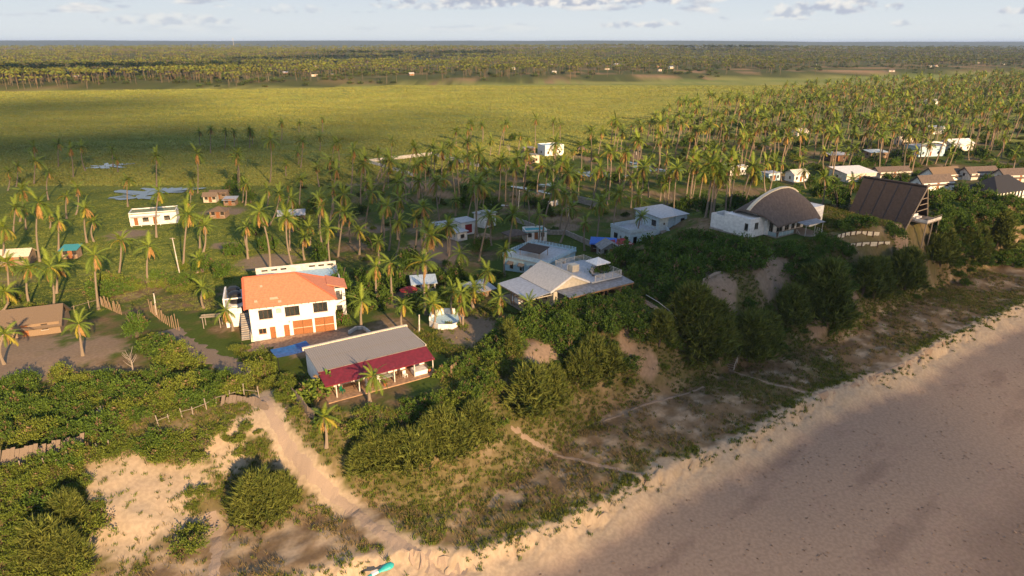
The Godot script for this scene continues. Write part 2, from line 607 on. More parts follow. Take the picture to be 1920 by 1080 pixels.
var BARE := []          # bare sand: world point and radius
func ground_colour(x, z):
	var d = -z
	var n1 = nw.get_noise_2d(x, z)
	var n2 = nw.get_noise_2d(x * 5 + 30, z * 5)
	var n3 = nw.get_noise_2d(x * 17, z * 17 + 80)
	if d > 330.0 or x < -260.0:
		return far_colour(x, d, n1)
	var q = st_of(x, z)
	var t = q.y
	var s = q.x
	var c: Color
	if t < 0.0:
		c = BEACH.lerp(DAMP, smoothstep(-26, -33, t + 7 * nw.get_noise_2d(x * 0.5, z * 0.5)) * 0.8)
		c = c.lerp(DAMP, 0.55 * smoothstep(0.2, 0.5, nw.get_noise_2d(s * 0.7 + 200, t * 2.2)))
		c = c.lerp(SAND, smoothstep(-5, -2.5, t))
		return c.lerp(LITTER, 0.18 * smoothstep(0.1, 0.5, n3) * smoothstep(-5, -2, t))
	var f = K(1, s)
	var ct = K(2, s)
	var veg = 0.5 + 0.7 * n1 + 0.55 * n2 + 0.5 * n3
	if t < ct:
		c = SAND.lerp(STRAW, clampf(veg * 1.3, 0, 1)).lerp(LITTER, clampf(n2 * 1.6 + 0.6 + 0.3 * smoothstep(20, 60, s), 0, 1) * 0.9)
		c = c.lerp(GREENG, 0.55 * smoothstep(0.0, 0.5, n1 + 0.4 * n3))
		if t > f: c = c.lerp(LITTER.lerp(GREENG, 0.5 + 0.6 * n2), 0.6 * smoothstep(0, 3, t - f))
		c = c.lerp(SAND, smoothstep(1.2, 0.1, t + n3))
	else:
		c = LITTER.lerp(GREENG, smoothstep(-0.35, 0.3, n1 + 0.5 * n2 + 0.15))
		c = c.lerp(Color(0.26, 0.19, 0.12), smoothstep(0.25, 0.6, -n1 + 0.4 * n3))
		if x < -44.0 and d > 118.0: c = c.lerp(Color(0.15, 0.18, 0.035).lerp(GREENG, 0.35 + 0.7 * n2), smoothstep(-44, -56, x) * smoothstep(118, 132, d))
	for b in BARE:
		var r = Vector2(x - b[0].x, z - b[0].z).length() / b[1]
		if r < 1.4: c = c.lerp(b[2], smoothstep(1.15, 0.75, r + 0.35 * n2 + 0.25 * n3) * 0.92)
	if d > 150.0: c = c.lerp(far_colour(x, d, n1), smoothstep(-25, 15, d - meadow_start(x)))
	return c

func far_colour(x, d, n1):
	var me = meadow_end(x)
	var big = nw.get_noise_2d(x * 0.12 + 7, d * 0.3)
	var streak = nw.get_noise_2d(x * 0.5, d * 1.6 + 300)
	var c = MEAD.lerp(MEADY, clampf(0.5 + 1.1 * big + 0.3 * streak + 0.15, 0, 1))
	c = c.lerp(Color(0.12, 0.17, 0.035), 0.45 * smoothstep(0.1, 0.5, n1 + streak * 0.5))
	if d > me - 30:
		var bank = Color(0.09, 0.1, 0.028).lerp(Color(0.34, 0.22, 0.12), smoothstep(0.05, 0.45, nw.get_noise_2d(x * 0.16 + 5, d * 0.22)) * (0.4 + 0.6 * smoothstep(-200, 150, x)) * smoothstep(420, 120, d - me))
		c = c.lerp(bank, smoothstep(-12, 14, d - me + 20 * n1))
	return c

func make_ground():
	main_path = path_line([[492, 745], [515, 790], [545, 850], [600, 905], [660, 955], [735, 1015], [800, 1055], [870, 1085]], 1.45)
	for i in main_path.size() - 1:
		for k in 3: BARE.append([main_path[i].lerp(main_path[i + 1], k / 3.0), 1.7, SAND])
	for b in [[275, 930, 4.6], [225, 905, 3.8], [400, 830, 2.2], [235, 995, 3.8], [430, 800, 1.8], [350, 900, 2.8], [305, 960, 3.2], [390, 1000, 2.5], [480, 790, 2.2], [430, 850, 2.5], [1250, 880, 3]]:
		BARE.append([G(b[0], b[1]), b[2], SAND])
	for b in [[1450, 495, 3.6], [1440, 520, 2.6], [1345, 525, 4.2], [1300, 545, 2.6], [1500, 560, 2], [1590, 540, 2.4], [1690, 455, 2.6], [1560, 540, 2], [1010, 660, 3], [985, 640, 2.2], [1180, 655, 2], [1215, 690, 1.8], [1900, 465, 2], [1440, 470, 2], [1530, 600, 2.4]]:
		BARE.append([G(b[0], b[1]), b[2], Color(0.29, 0.21, 0.15)])
	for b in [[815, 460, 7], [830, 480, 6], [1215, 470, 7], [1060, 425, 4], [500, 490, 6], [100, 678, 5.5], [170, 655, 5], [35, 690, 6], [30, 655, 7], [420, 460, 3], [240, 440, 5], [420, 395, 6], [660, 340, 8], [800, 345, 9], [1390, 420, 5], [700, 430, 4], [790, 520, 4], [760, 560, 5], [880, 620, 5], [600, 645, 5], [640, 633, 4]]:
		BARE.append([G(b[0], b[1]), b[2], Color(0.25, 0.185, 0.13)])
	var xs = axis(-14000.0, 14000.0, -70.0, 115.0, 0.56, 1.06)
	var zs = axis(-14000.0, 60.0, -150.0, -44.0, 0.56, 1.06)
	var nx = xs.size()
	var nzz = zs.size()
	var v = PackedVector3Array()
	var nn = PackedVector3Array()
	var cc = PackedColorArray()
	var uv = PackedVector2Array()
	var idx = PackedInt32Array()
	v.resize(nx * nzz)
	nn.resize(nx * nzz)
	cc.resize(nx * nzz)
	uv.resize(nx * nzz)
	for j in nzz:
		for i in nx:
			var k = j * nx + i
			v[k] = Vector3(xs[i], hgt(xs[i], zs[j]), zs[j])
			cc[k] = ground_colour(xs[i], zs[j])
			uv[k] = Vector2(xs[i], zs[j])
	for j in nzz:
		for i in nx:
			var a = v[j * nx + maxi(i - 1, 0)]
			var b = v[j * nx + mini(i + 1, nx - 1)]
			var c = v[maxi(j - 1, 0) * nx + i]
			var e = v[mini(j + 1, nzz - 1) * nx + i]
			nn[j * nx + i] = (e - c).cross(b - a).normalized()
	for j in nzz - 1:
		for i in nx - 1:
			var k = j * nx + i
			idx.append_array([k, k + 1, k + nx, k + 1, k + nx + 1, k + nx])
	var arr = []
	arr.resize(Mesh.ARRAY_MAX)
	arr[Mesh.ARRAY_VERTEX] = v
	arr[Mesh.ARRAY_NORMAL] = nn
	arr[Mesh.ARRAY_COLOR] = cc
	arr[Mesh.ARRAY_TEX_UV] = uv
	arr[Mesh.ARRAY_INDEX] = idx
	var am = ArrayMesh.new()
	am.add_surface_from_arrays(Mesh.PRIMITIVE_TRIANGLES, arr)
	var m = StandardMaterial3D.new()
	m.vertex_color_use_as_albedo = true
	m.roughness = 1.0
	m.metallic_specular = 0.15
	m.albedo_texture = noise_tex("soil", 0.02, 0.92, 1.0, 31, 6, 1024)
	m.uv1_scale = Vector3.ONE / 13.0
	structure("ground", am, m)

func strip(called, pts, half, mat_, lift = 0.05):
	# a ribbon that follows the ground, with a ragged rim
	var line = []
	for i in range(pts.size() - 1):
		var n = maxi(2, int(pts[i].distance_to(pts[i + 1]) / 0.5))
		for k in n: line.append(pts[i].lerp(pts[i + 1], float(k) / n))
	line.append(pts[-1])
	# round the corners
	for pass_ in 12:
		for i in range(1, line.size() - 1): line[i] = (line[i - 1] + line[i] * 2 + line[i + 1]) / 4
	var b = MB.new()
	var cols = maxi(2, int(half * 2 / 0.5))
	var prev = []
	for i in line.size():
		var dir = (line[mini(i + 1, line.size() - 1)] - line[maxi(i - 1, 0)])
		dir.y = 0
		var side = Vector3(-dir.z, 0, dir.x).normalized()
		var row = []
		for k in cols + 1:
			var u = (2.0 * k / cols - 1.0) * half * (1.0 + 0.5 * nz.get_noise_2d(i * 6.0, 20.0 if k < cols / 2.0 else 900.0) + 0.4 * nz.get_noise_2d(i * 31.0, 50.0 if k < cols / 2.0 else 700.0))
			var p = line[i] + side * u
			p.y = hgt(p.x, p.z) + lift * (1.0 if k > 0 and k < cols else -0.6)
			row.append(p)
		if prev.size():
			for k in cols: b.quad(prev[k], row[k], row[k + 1], prev[k + 1])
		prev = row
	return structure(called, b.done(), mat_)

func sheet(called, c, rx, rz, rot, mat_, lift, wob = 0.35):
	var b = MB.new()
	var rings = 3
	var prev = []
	for r in range(1, rings + 1):
		var row = []
		for j in 32:
			var a = TAU * j / 32
			var k = float(r) / rings * (1 + wob * nz.get_noise_2d(c.x * 3 + 40 * cos(a), c.z * 3 + 40 * sin(a)) * 2.0)
			var p = c + Basis(Vector3.UP, deg_to_rad(rot)) * Vector3(cos(a) * rx * k, 0, sin(a) * rz * k)
			p.y = c.y + lift
			row.append(p)
		for j in 32:
			var i = (j + 1) % 32
			if prev.size(): b.quad(prev[j], row[j], row[i], prev[i])
			else: b.tri(c + Vector3.UP * lift, row[j], row[i])
		prev = row
	return structure(called, b.done(), mat_)

func make_paths():
	strip("path", main_path, 0.9, M.sandpath)
	strip("road", path_line([[318, 618], [345, 645], [385, 668], [430, 684], [470, 698]], 1.9), 1.9, M.road)
	strip("path", path_line([[958, 800], [1010, 832], [1080, 860], [1150, 878], [1215, 893]], 0.5), 0.5, M.trail)
	strip("path", path_line([[1368, 694], [1420, 710], [1475, 727], [1530, 740]], 0.45), 0.45, M.trail)
	strip("path", path_line([[1530, 740], [1620, 712], [1700, 680], [1770, 640]], 0.5), 0.5, M.trail)
	strip("path", path_line([[1130, 790], [1190, 765], [1260, 745], [1320, 725]], 0.4), 0.4, M.trail)
	strip("path", path_line([[395, 960], [410, 1010], [400, 1085]], 0.8), 0.8, M.sandpath)
	for w in [[280, 362, 9, 5, 20], [258, 372, 5, 3, 0], [310, 358, 6, 4, 0], [1208, 312, 5, 9, 30], [1095, 326, 3.5, 5, 60], [1145, 330, 5, 4.5, 10], [1262, 321, 5, 3, 0], [1000, 358, 2, 6, 40], [1030, 348, 2.5, 2, 0], [200, 312, 6, 5, 0], [935, 386, 2.2, 1.2, 0]]:
		var p = G(w[0], w[1])
		p.y += 0.25
		sheet("pond", p, w[2], w[3], w[4], M.water, 0.0, 0.8)

# ---- palms
var FR := []            # frond meshes: upright, spreading, hanging, dead
var TRUNKS := []
var CROWNS := []        # each a list of [frond index, transform]
var CROWN_MESH := []
var WHOLE := []
func frond_mesh(length, droop, c, stiff, seed_):
	rng.seed = seed_
	var b = MB.new()
	var pts = []
	var n = 7
	var p = Vector3.ZERO
	var ang = 0.0
	for i in n + 1:
		pts.append(p)
		ang = -droop * pow(float(i + 1) / n, 1.3)
		p += Vector3(cos(ang), sin(ang), 0) * length / n
	b.col(c * 0.9)
	for i in n:
		var w = 0.06 * (1.0 - float(i) / n) + 0.015
		b.quad(pts[i] + Vector3(0, 0, w), pts[i + 1] + Vector3(0, 0, w * 0.8), pts[i + 1] - Vector3(0, 0, w * 0.8), pts[i] - Vector3(0, 0, w))
	for k in 17:
		var u = 0.1 + 0.9 * k / 16.0
		var f = u * n
		var i = mini(int(f), n - 1)
		var q = pts[i].lerp(pts[i + 1], f - i)
		var dir = (pts[i + 1] - pts[i]).normalized()
		for sd in [-1, 1]:
			var ln = length * 0.27 * sin(PI * (0.18 + 0.72 * u)) * rng.randf_range(0.75, 1.1)
			var out = (dir * 0.75 + Vector3(0, 0, sd) * 0.8 + Vector3.DOWN * stiff * rng.randf_range(0.5, 1.3)).normalized()
			b.col(c * rng.randf_range(0.75, 1.25))
			b.tri(q - dir * 0.09, q + dir * 0.1, q + out * ln)
	return b.done()

func make_palm_parts():
	FR = [frond_mesh(3.1, 0.75, Color(0.17, 0.22, 0.03), 0.25, 1), frond_mesh(3.5, 1.35, Color(0.12, 0.17, 0.024), 0.4, 2), frond_mesh(3.4, 1.6, Color(0.1, 0.14, 0.02), 0.6, 3), frond_mesh(3.0, 0.9, Color(0.34, 0.2, 0.07), 1.0, 4), frond_mesh(3.2, 1.3, Color(0.3, 0.25, 0.035), 0.5, 5)]
	for v in 5:
		rng.seed = 100 + v
		var b = MB.new()
		var pts = []
		var rads = []
		var bow = rng.randf_range(0.15, 0.6)
		var az = rng.randf() * TAU
		for i in 9:
			var u = i / 8.0
			var o = sin(u * PI) * bow
			pts.append(Vector3(cos(az) * o, 12.0 * u - 0.3 * (1 - u), sin(az) * o))
			rads.append(0.2 - 0.075 * u + 0.13 * pow(1 - u, 8))
		TRUNKS.append(b.tube(pts, rads, 7).done())
	for v in 7:
		rng.seed = 200 + v
		var list = []
		var n = [24, 15, 20, 12, 22, 17, 19][v]
		var sway = rng.randf_range(-0.45, 0.45)
		for k in n:
			var u = float(k) / n
			var yaw = k * 2.39996 + rng.randf_range(-0.35, 0.35)
			var el = lerpf(1.3, [-0.45, -0.8, -0.2, -0.6, -0.35, -0.9, -0.5][v], pow(u, 0.85)) + rng.randf_range(-0.16, 0.16)
			var kind = 0 if u < 0.35 else (1 if u < 0.75 else 2)
			if u > 0.6 and rng.randf() < 0.25: kind = 4
			list.append([kind, yaw, el, rng.randf_range(0.72, 1.06)])
		for k in [4, 9, 2, 7, 6, 3, 10][v]: list.append([3, rng.randf() * TAU, rng.randf_range(-1.25, -0.8), rng.randf_range(0.6, 0.95)])
		var out = []
		var st = SurfaceTool.new()
		for l in list:
			var tr = Transform3D(Basis(Vector3.UP, l[1]) * Basis(Vector3.BACK, l[2] + sway * cos(l[1])) * Basis(Vector3.RIGHT, rng.randf_range(-0.5, 0.5)) * Basis().scaled(Vector3.ONE * l[3]), Vector3(0, 0.05, 0))
			out.append([l[0], tr])
			st.append_from(FR[l[0]], 0, tr)
		CROWNS.append(out)
		CROWN_MESH.append(st.commit())
	var nut = MB.new()
	for k in 7:
		var a = TAU * k / 7
		nut.lathe([Vector2(0, -0.14), Vector2(0.12, -0.06), Vector2(0.14, 0.03), Vector2(0.07, 0.13), Vector2(0, 0.15)], Vector3(cos(a) * 0.26, -0.28 - 0.12 * (k % 2), sin(a) * 0.26), 7)
	NUTS = nut.done()
	mat("husk", [0.22, 0.16, 0.03], 0.7, 1.0, "none")
	# whole palms for the copies past the first 300 (trunk tinted by vertex colour)
	for v in 4:
		var t = MB.new()
		t.col(Color(0.19, 0.15, 0.105))
		var o = 0.5 * (v - 1.5)
		t.tube([Vector3(0, -0.4, 0), Vector3(o * 0.9, 6, 0.2), Vector3(o * 0.7, 12, 0)], [0.24, 0.17, 0.13], 5)
		var st = SurfaceTool.new()
		st.append_from(t.done(), 0, Transform3D())
		st.append_from(CROWN_MESH[v], 0, Transform3D(Basis(), Vector3(o * 0.7, 12, 0)))
		WHOLE.append(st.commit())

var NUTS
var palm_spots := []
func palm(base, top, kind, fronds, label, group):
	var axis_ = (top - base)
	var ln = axis_.length()
	var y = axis_ / ln
	var x = y.cross(Vector3(0.3, 0, 1).rotated(Vector3.UP, rng.randf() * TAU)).normalized()
	var t = thing("coconut_palm", label, "palm tree", Transform3D(Basis(x, y, x.cross(y)), base), group)
	part(t, "trunk", TRUNKS[kind % 5], M.trunk, Transform3D(Basis().scaled(Vector3(1, ln / 12.0, 1)), Vector3.ZERO))
	var sc = clampf(0.6 + ln / 20.0, 0.66, 1.28) * rng.randf_range(0.9, 1.1)
	var up = Transform3D(t.transform.basis.inverse() * Basis(Vector3.UP, rng.randf() * TAU) * Basis().scaled(Vector3.ONE * sc), Vector3(0, ln, 0))
	if fronds:
		for f in CROWNS[kind % 7]: part(t, "frond", FR[f[0]], M.frond, up * f[1])
	else:
		part(t, "crown", CROWN_MESH[kind % 7], M.frond, up)
	if ln > 6.0: part(t, "coconut_cluster", NUTS, M.husk, up)
	palm_spots.append(base)
	return t

func make_palms():
	make_palm_parts()
	# crown and foot of each palm one can pick out: tables of [crown x, crown y, foot x, foot y] in each crop, with the crop's offset and scale
	var tables = [
		[0, 240, 4.0, [[262, 250, 255, 420], [255, 135, 262, 300], [440, 120, 440, 290], [535, 150, 550, 370], [610, 140, 640, 320], [840, 160, 848, 290], [885, 235, 885, 330], [1170, 210, 1175, 440], [1480, 190, 1482, 490], [1785, 190, 1790, 470], [1500, 30, 1503, 130], [1580, 10, 1580, 190], [1685, 20, 1685, 155], [1755, 30, 1755, 140], [1875, 40, 1873, 150], [1895, 45, 1895, 120], [125, 290, 122, 440], [365, 330, 365, 540], [960, 390, 960, 590], [1190, 480, 1175, 820], [160, 470, 150, 700], [130, 590, 100, 800], [290, 560, 300, 1000], [500, 510, 500, 680], [570, 450, 570, 650], [640, 600, 653, 860], [440, 690, 440, 920], [20, 750, 10, 1040], [1405, 650, 1375, 1050], [1500, 690, 1500, 900], [1525, 740, 1525, 930], [1850, 740, 1860, 980], [1430, 450, 1425, 590], [1840, 420, 1840, 580], [60, 330, 58, 470], [190, 600, 195, 760], [380, 640, 378, 750], [700, 700, 705, 850], [1400, 560, 1395, 700]]],
		[0, 430, 4.0, [[200, 300, 225, 580], [375, 280, 395, 640], [425, 270, 425, 480], [30, 470, 20, 610], [715, 190, 740, 600], [910, 80, 888, 360], [1115, 130, 1110, 400], [1490, 220, 1480, 325], [1530, 430, 1530, 590], [590, 710, 622, 945], [25, 790, 35, 1010], [1705, 600, 1745, 760], [60, 250, 70, 560]]],
		[440, 200, 4.0, [[20, 380, 30, 640], [115, 170, 113, 310], [270, 250, 265, 570], [350, 120, 350, 250], [485, 120, 483, 190], [657, 90, 660, 190], [510, 260, 495, 460], [475, 340, 475, 430], [635, 225, 637, 330], [745, 280, 728, 450], [775, 270, 775, 520], [385, 430, 385, 520], [620, 440, 635, 600], [495, 550, 485, 760], [895, 320, 875, 650], [960, 430, 945, 750], [1180, 250, 1175, 390], [1130, 390, 1060, 560], [1165, 410, 990, 690], [1160, 450, 1110, 640], [1350, 310, 1265, 670], [1375, 420, 1305, 650], [1455, 470, 1455, 610], [1600, 360, 1595, 470], [1570, 540, 1530, 730], [1660, 180, 1667, 370], [1750, 170, 1748, 320], [1775, 120, 1770, 290], [1855, 130, 1857, 260], [1760, 380, 1750, 640], [1835, 350, 1790, 700], [1870, 620, 1860, 870], [340, 650, 260, 890], [400, 590, 400, 720], [420, 850, 415, 1080], [655, 740, 660, 1050], [635, 680, 635, 950], [815, 660, 780, 970], [530, 970, 525, 1150], [930, 930, 935, 1110], [1150, 740, 1155, 1080], [1100, 770, 1098, 940], [1355, 830, 1345, 1080], [1410, 750, 1410, 1060], [1605, 890, 1600, 1090], [95, 900, 100, 1080], [60, 580, 60, 720], [240, 620, 240, 760], [860, 830, 870, 1020], [1080, 1010, 1085, 1180], [560, 900, 560, 1060], [1500, 360, 1495, 560], [1000, 560, 1000, 700], [1660, 700, 1655, 820]]],
		[880, 200, 4.0, [[20, 140, 10, 290], [95, 140, 97, 260], [262, 135, 220, 360], [278, 120, 255, 290], [165, 250, 155, 370], [385, 220, 370, 320], [440, 250, 440, 330], [500, 90, 497, 290], [630, 110, 625, 270], [680, 130, 680, 270], [1000, 190, 965, 370], [1100, 100, 1080, 320], [1150, 190, 1135, 370], [1245, 120, 1240, 190], [1295, 140, 1275, 330], [1350, 120, 1348, 220], [1410, 200, 1375, 340], [1445, 220, 1440, 310], [1480, 120, 1475, 190], [1630, 220, 1625, 290], [1690, 40, 1690, 130], [30, 340, 30, 480], [110, 600, 95, 830], [280, 400, 270, 710], [540, 440, 510, 640], [590, 460, 555, 700], [742, 500, 735, 850], [945, 500, 930, 660], [1135, 440, 1130, 580], [1215, 540, 1210, 760], [1345, 420, 1345, 680], [1440, 530, 1430, 710], [1470, 580, 1460, 740], [1510, 500, 1480, 740], [1490, 370, 1485, 470], [1690, 420, 1655, 740], [1810, 430, 1770, 830], [1850, 520, 1810, 840], [1890, 540, 1830, 830], [520, 810, 510, 1060], [985, 720, 950, 1050], [1120, 650, 1085, 1000], [870, 870, 865, 1080], [1290, 830, 1270, 1010], [170, 850, 165, 1040], [130, 420, 130, 560], [400, 410, 395, 500], [785, 330, 780, 400], [1380, 400, 1370, 500], [1260, 500, 1255, 620], [1590, 130, 1590, 210], [1740, 150, 1740, 260], [1850, 150, 1840, 240]]],
		[1280, 140, 3.0, [[70, 500, 40, 730], [170, 510, 130, 800], [195, 530, 155, 800], [210, 545, 170, 805], [262, 520, 240, 780], [302, 510, 260, 775], [388, 510, 320, 760], [405, 555, 335, 755], [470, 490, 465, 660], [522, 490, 490, 650], [690, 540, 692, 640], [800, 580, 785, 730], [952, 590, 935, 730], [460, 240, 450, 430], [365, 290, 355, 390], [505, 300, 490, 400], [605, 350, 565, 480], [722, 250, 700, 340], [865, 250, 820, 480], [805, 320, 780, 460], [825, 320, 800, 460], [972, 280, 940, 430], [1072, 340, 1055, 420], [1135, 370, 1100, 430], [1204, 290, 1170, 440], [1220, 290, 1200, 400], [1490, 260, 1490, 350], [1392, 400, 1370, 510], [1505, 440, 1470, 520], [1282, 450, 1270, 520], [1810, 350, 1790, 470], [1872, 440, 1855, 540], [1720, 310, 1700, 420], [1620, 390, 1610, 480], [1760, 490, 1755, 545], [1345, 340, 1335, 440], [540, 350, 540, 450], [320, 350, 320, 440], [240, 400, 235, 500], [660, 480, 660, 590], [560, 500, 555, 600]]],
		[840, 380, 4.0, [[0, 180, 5, 400], [90, 380, 88, 560], [295, 520, 290, 700], [430, 350, 425, 550], [100, 680, 110, 930], [195, 640, 195, 790], [390, 700, 385, 880], [600, 770, 598, 850]]],
		[640, 560, 6.4, [[240, 30, 240, 340], [735, 90, 735, 400], [1095, 70, 1100, 350], [1455, 60, 1462, 340], [1025, -60, 1028, 190], [1890, 60, 1890, 250], [1590, -60, 1590, 120]]],
		[0, 0, 1.0, [[700, 704, 694, 754], [605, 785, 612, 838], [850, 545, 850, 592], [705, 500, 706, 560], [795, 490, 798, 590], [733, 490, 735, 560]]],
	]
	rng.seed = 77
	var n = 0
	for tb in tables:
		for e in tb[3]:
			var fx = tb[0] + e[2] / tb[2]
			var fy = tb[1] + e[3] / tb[2]
			var base = G(fx, fy)
			var top = over(tb[0] + e[0] / tb[2], tb[1] + e[1] / tb[2], base.z)
			top.z += rng.randf_range(-0.6, 0.6)
			var ln = top.distance_to(base)
			if ln > 17.0: top = base + (top - base) * 17.0 / ln
			if ln < 2.0: top = base + Vector3(0.2, 2.4, 0)
			var px = abs(fy - (tb[1] + e[1] / tb[2]))
			var lbl = "tall coconut palm standing among the village houses"
			var grp = "coconut palms in the village"
			if base.x < -50: lbl = "coconut palm standing on the sunlit grass plain behind the orange-roofed house"; grp = "coconut palms on the grass plain"
			elif base.z < -235 and base.x < 60: lbl = "slender coconut palm at the edge of the marsh meadow"; grp = "coconut palms along the meadow edge"
			elif base.x > 60: lbl = "coconut palm in the grove behind the dune houses"; grp = "coconut palms in the grove"
			if fx > 600 and fx < 720 and fy > 730: lbl = "small yellowing palm in front of the maroon awning" if fx > 650 else "stunted young palm beside the sandy path"; grp = ""
			palm(base, top, n, px > 62.0, lbl, grp)
			n += 1
	# more of the belt of palms round the houses
	rng.seed = 79
	for i in 2500:
		if n >= 298: break
		var x = rng.randf_range(-55, 70) if i % 4 else rng.randf_range(-40, 70)
		var d = rng.randf_range(122, 238)
		if absf(x) > 0.74 * d or d > meadow_start(x) + 8: continue
		var q = st_of(x, -d)
		if q.y < K(5, q.x) - 4: continue
		var ok = true
		for o in palm_spots:
			if Vector2(o.x - x, o.z + d).length() < 4.2:
				ok = false
				break
		for k in keep_clear:
			if ok and Vector2(k.x - x, k.z + d).length() < k.y + 0.5: ok = false
		if not ok or path_near(x, -d, 1.0): continue
		var base = Vector3(x, hgt(x, -d), -d)
		var h = rng.randf_range(8, 14.5)
		var far = d > 232
		palm(base, base + Vector3(rng.randf_range(-0.8, 2.4), h, rng.randf_range(-1, 1)), rng.randi() % 35, false, "slender coconut palm at the edge of the marsh meadow" if far else ("coconut palm standing on the sunlit grass plain behind the orange-roofed house" if x < -50 else "tall coconut palm standing among the village houses"), "coconut palms along the meadow edge" if far else ("coconut palms on the grass plain" if x < -50 else "coconut palms in the village"))
		n += 1
	# the grove on the right: the nearest as things of their own, the rest as one object
	rng.seed = 78
	var spots = []
	for i in 16000:
		var x = rng.randf_range(-40, 760)
		var d = rng.randf_range(150 if i % 5 == 0 else 232, 940)
		if d > meadow_start(x) - 8 or x > 0.83 * d + 30: continue
		if x < 75 and (d > 250 and x < 45 or d < 300 and rng.randf() < 0.7): continue
		var near = st_of(x, -d)
		if near.y < K(5, near.x) + 2: continue
		if d < 300 and path_near(x, -d, 1.0): continue
		if nw.get_noise_2d(x * 0.7, d * 0.7) < -0.16: continue
		var ok = true
		for q in spots:
			if abs(q.x - x) < 9.5 and abs(q.y + 0 - d) < 9.5 and Vector2(q.x - x, q.y - d).length() < (4.6 if d < 420 else 6.4):
				ok = false
				break
		if ok:
			for q in keep_clear:
				if Vector2(q.x - x, q.z + d).length() < q.y:
					ok = false
					break
		if ok: spots.append(Vector2(x, d))
	for i in range(spots.size() - 1, -1, -1):
		for o in palm_spots:
			if Vector2(o.x - spots[i].x, o.z + spots[i].y).length() < 3.6:
				spots.remove_at(i)
				break
	spots.sort_custom(func(a, b): return a.length() < b.length())
	var xf = [[], [], [], []]
	var cols = [[], [], [], []]
	for q in spots:
		var base = Vector3(q.x, 0, -q.y)
		base.y = hgt(base.x, base.z)
		var h = rng.randf_range(7.5, 16.0)
		var top = base + Vector3(rng.randf_range(-1.0, 2.2), h, rng.randf_range(-1, 1))
		if n < 300:
			palm(base, top, rng.randi() % 35, false, "coconut palm in the grove behind the dune houses", "coconut palms in the grove")
			n += 1
		else:
			var k = rng.randi() % 4
			var sc = h / 12.0
			xf[k].append(Transform3D(Basis(Vector3(0, 0, 1), rng.randf_range(-0.22, 0.1)) * Basis(Vector3.UP, rng.randf() * TAU) * Basis().scaled(Vector3(1.25, sc, 1.25)), base))
			var g = rng.randf_range(0.75, 1.2)
			cols[k].append(Color(g * rng.randf_range(0.9, 1.15), g, g))
	stuff_many("palm_grove", WHOLE, M.frond, xf, cols, "dense grove of coconut palms beyond the dune houses", "palm grove")

# ---- shrubs and trees
var BUSH := []
var NEEDLE := []
var TREES := []
var keep_clear := []     # x, radius in y, z

func bush_mesh(seed_, rx, ry, clumps, leaves, size, c0, c1):
	# several lobes of different size and tone, ragged shoots standing out of them, a few dead sprigs
	rng.seed = seed_
	var b = MB.new()
	var lobes = []
	for k in 7:
		var a = rng.randf() * TAU
		var d = rx * sqrt(rng.randf()) * 0.72
		var r = rx * rng.randf_range(0.26, 0.58)
		lobes.append([Vector3(cos(a) * d, ry * rng.randf_range(0.15, 0.62) * (1.15 - 0.5 * d / rx), sin(a) * d), r, c0.lerp(c1, rng.randf()), rng.randf_range(0.7, 1.2)])
	for k in clumps:
		var l = lobes[rng.randi() % 7]
		var dir0 = Vector3(rng.randfn(), absf(rng.randfn()) * 1.1 - 0.35, rng.randfn()).normalized()
		var cp = l[0] + Vector3(dir0.x, dir0.y * l[3] * ry / rx, dir0.z) * l[1] * pow(rng.randf_range(0.2, 1.0), 0.4)
		cp.y = maxf(cp.y, 0.1)
		var cr = rng.randf_range(0.08, 0.2) * rx
		var tint = l[2].lerp(c0.lerp(c1, rng.randf()), 0.4)
		if rng.randf() < 0.05: tint = Color(0.16, 0.11, 0.06)
		var shoot = rng.randf() < 0.22
		for q in leaves:
			var dir = Vector3(rng.randfn(), rng.randfn() + 0.35, rng.randfn()).normalized()
			var side = dir.cross(Vector3(rng.randfn(), rng.randfn(), rng.randfn())).normalized()
			b.col(tint * rng.randf_range(0.65, 1.35))
			var p = cp + dir * cr * rng.randf_range(0.2, 1.0)
			if shoot: p = cp + (dir0 + Vector3.UP * 0.7).normalized() * rx * 0.32 * rng.randf() + dir * cr * 0.35
			b.leaf(p, (dir + dir0 * 0.5).normalized(), side, size * rng.randf_range(0.8, 1.5), size * rng.randf_range(0.45, 0.8))
	return b.done()

func needle_mesh(seed_, rx, ry, n, c0, c1):
	rng.seed = seed_
	var b = MB.new()
	for k in n:
		var a = rng.randf() * TAU
		var u = pow(rng.randf(), 0.7)
		var r = rx * (1.0 - 0.75 * u) * sqrt(rng.randf_range(0.15, 1.0)) * (1 + 0.3 * sin(a * 4 + seed_))
		var p = Vector3(cos(a) * r, ry * u * 0.85, sin(a) * r)
		var ax = (Vector3(cos(a), 0, sin(a)) * 0.55 * (1.2 - u) + Vector3.UP * 0.9 + Vector3(rng.randfn(), rng.randfn(), rng.randfn()) * 0.25).normalized()
		var tint = c0.lerp(c1, rng.randf())
		for l in 15:
			var dir = (ax + Vector3(rng.randfn(), rng.randfn(), rng.randfn()) * 0.42).normalized()
			var side = dir.cross(Vector3(rng.randfn(), rng.randfn(), rng.randfn())).normalized()
			b.col(tint * rng.randf_range(0.7, 1.3))
			var q = p + ax * rng.randf_range(0, 0.7)
			b.tri(q - side * 0.055, q + side * 0.055, q + dir * rng.randf_range(0.35, 0.75))
	return b.done()

func stems_mesh(seed_, h, spread, n, r):
	rng.seed = seed_
	var b = MB.new()
	for k in n:
		var a = TAU * k / n + rng.randf()
		var d = Vector3(cos(a), 0, sin(a)) * spread
		b.tube([Vector3(0, -0.3, 0) + d * 0.1, d * 0.35 + Vector3.UP * h * 0.5, d + Vector3.UP * h], [r, r * 0.7, r * 0.3], 5)
	return b.done()

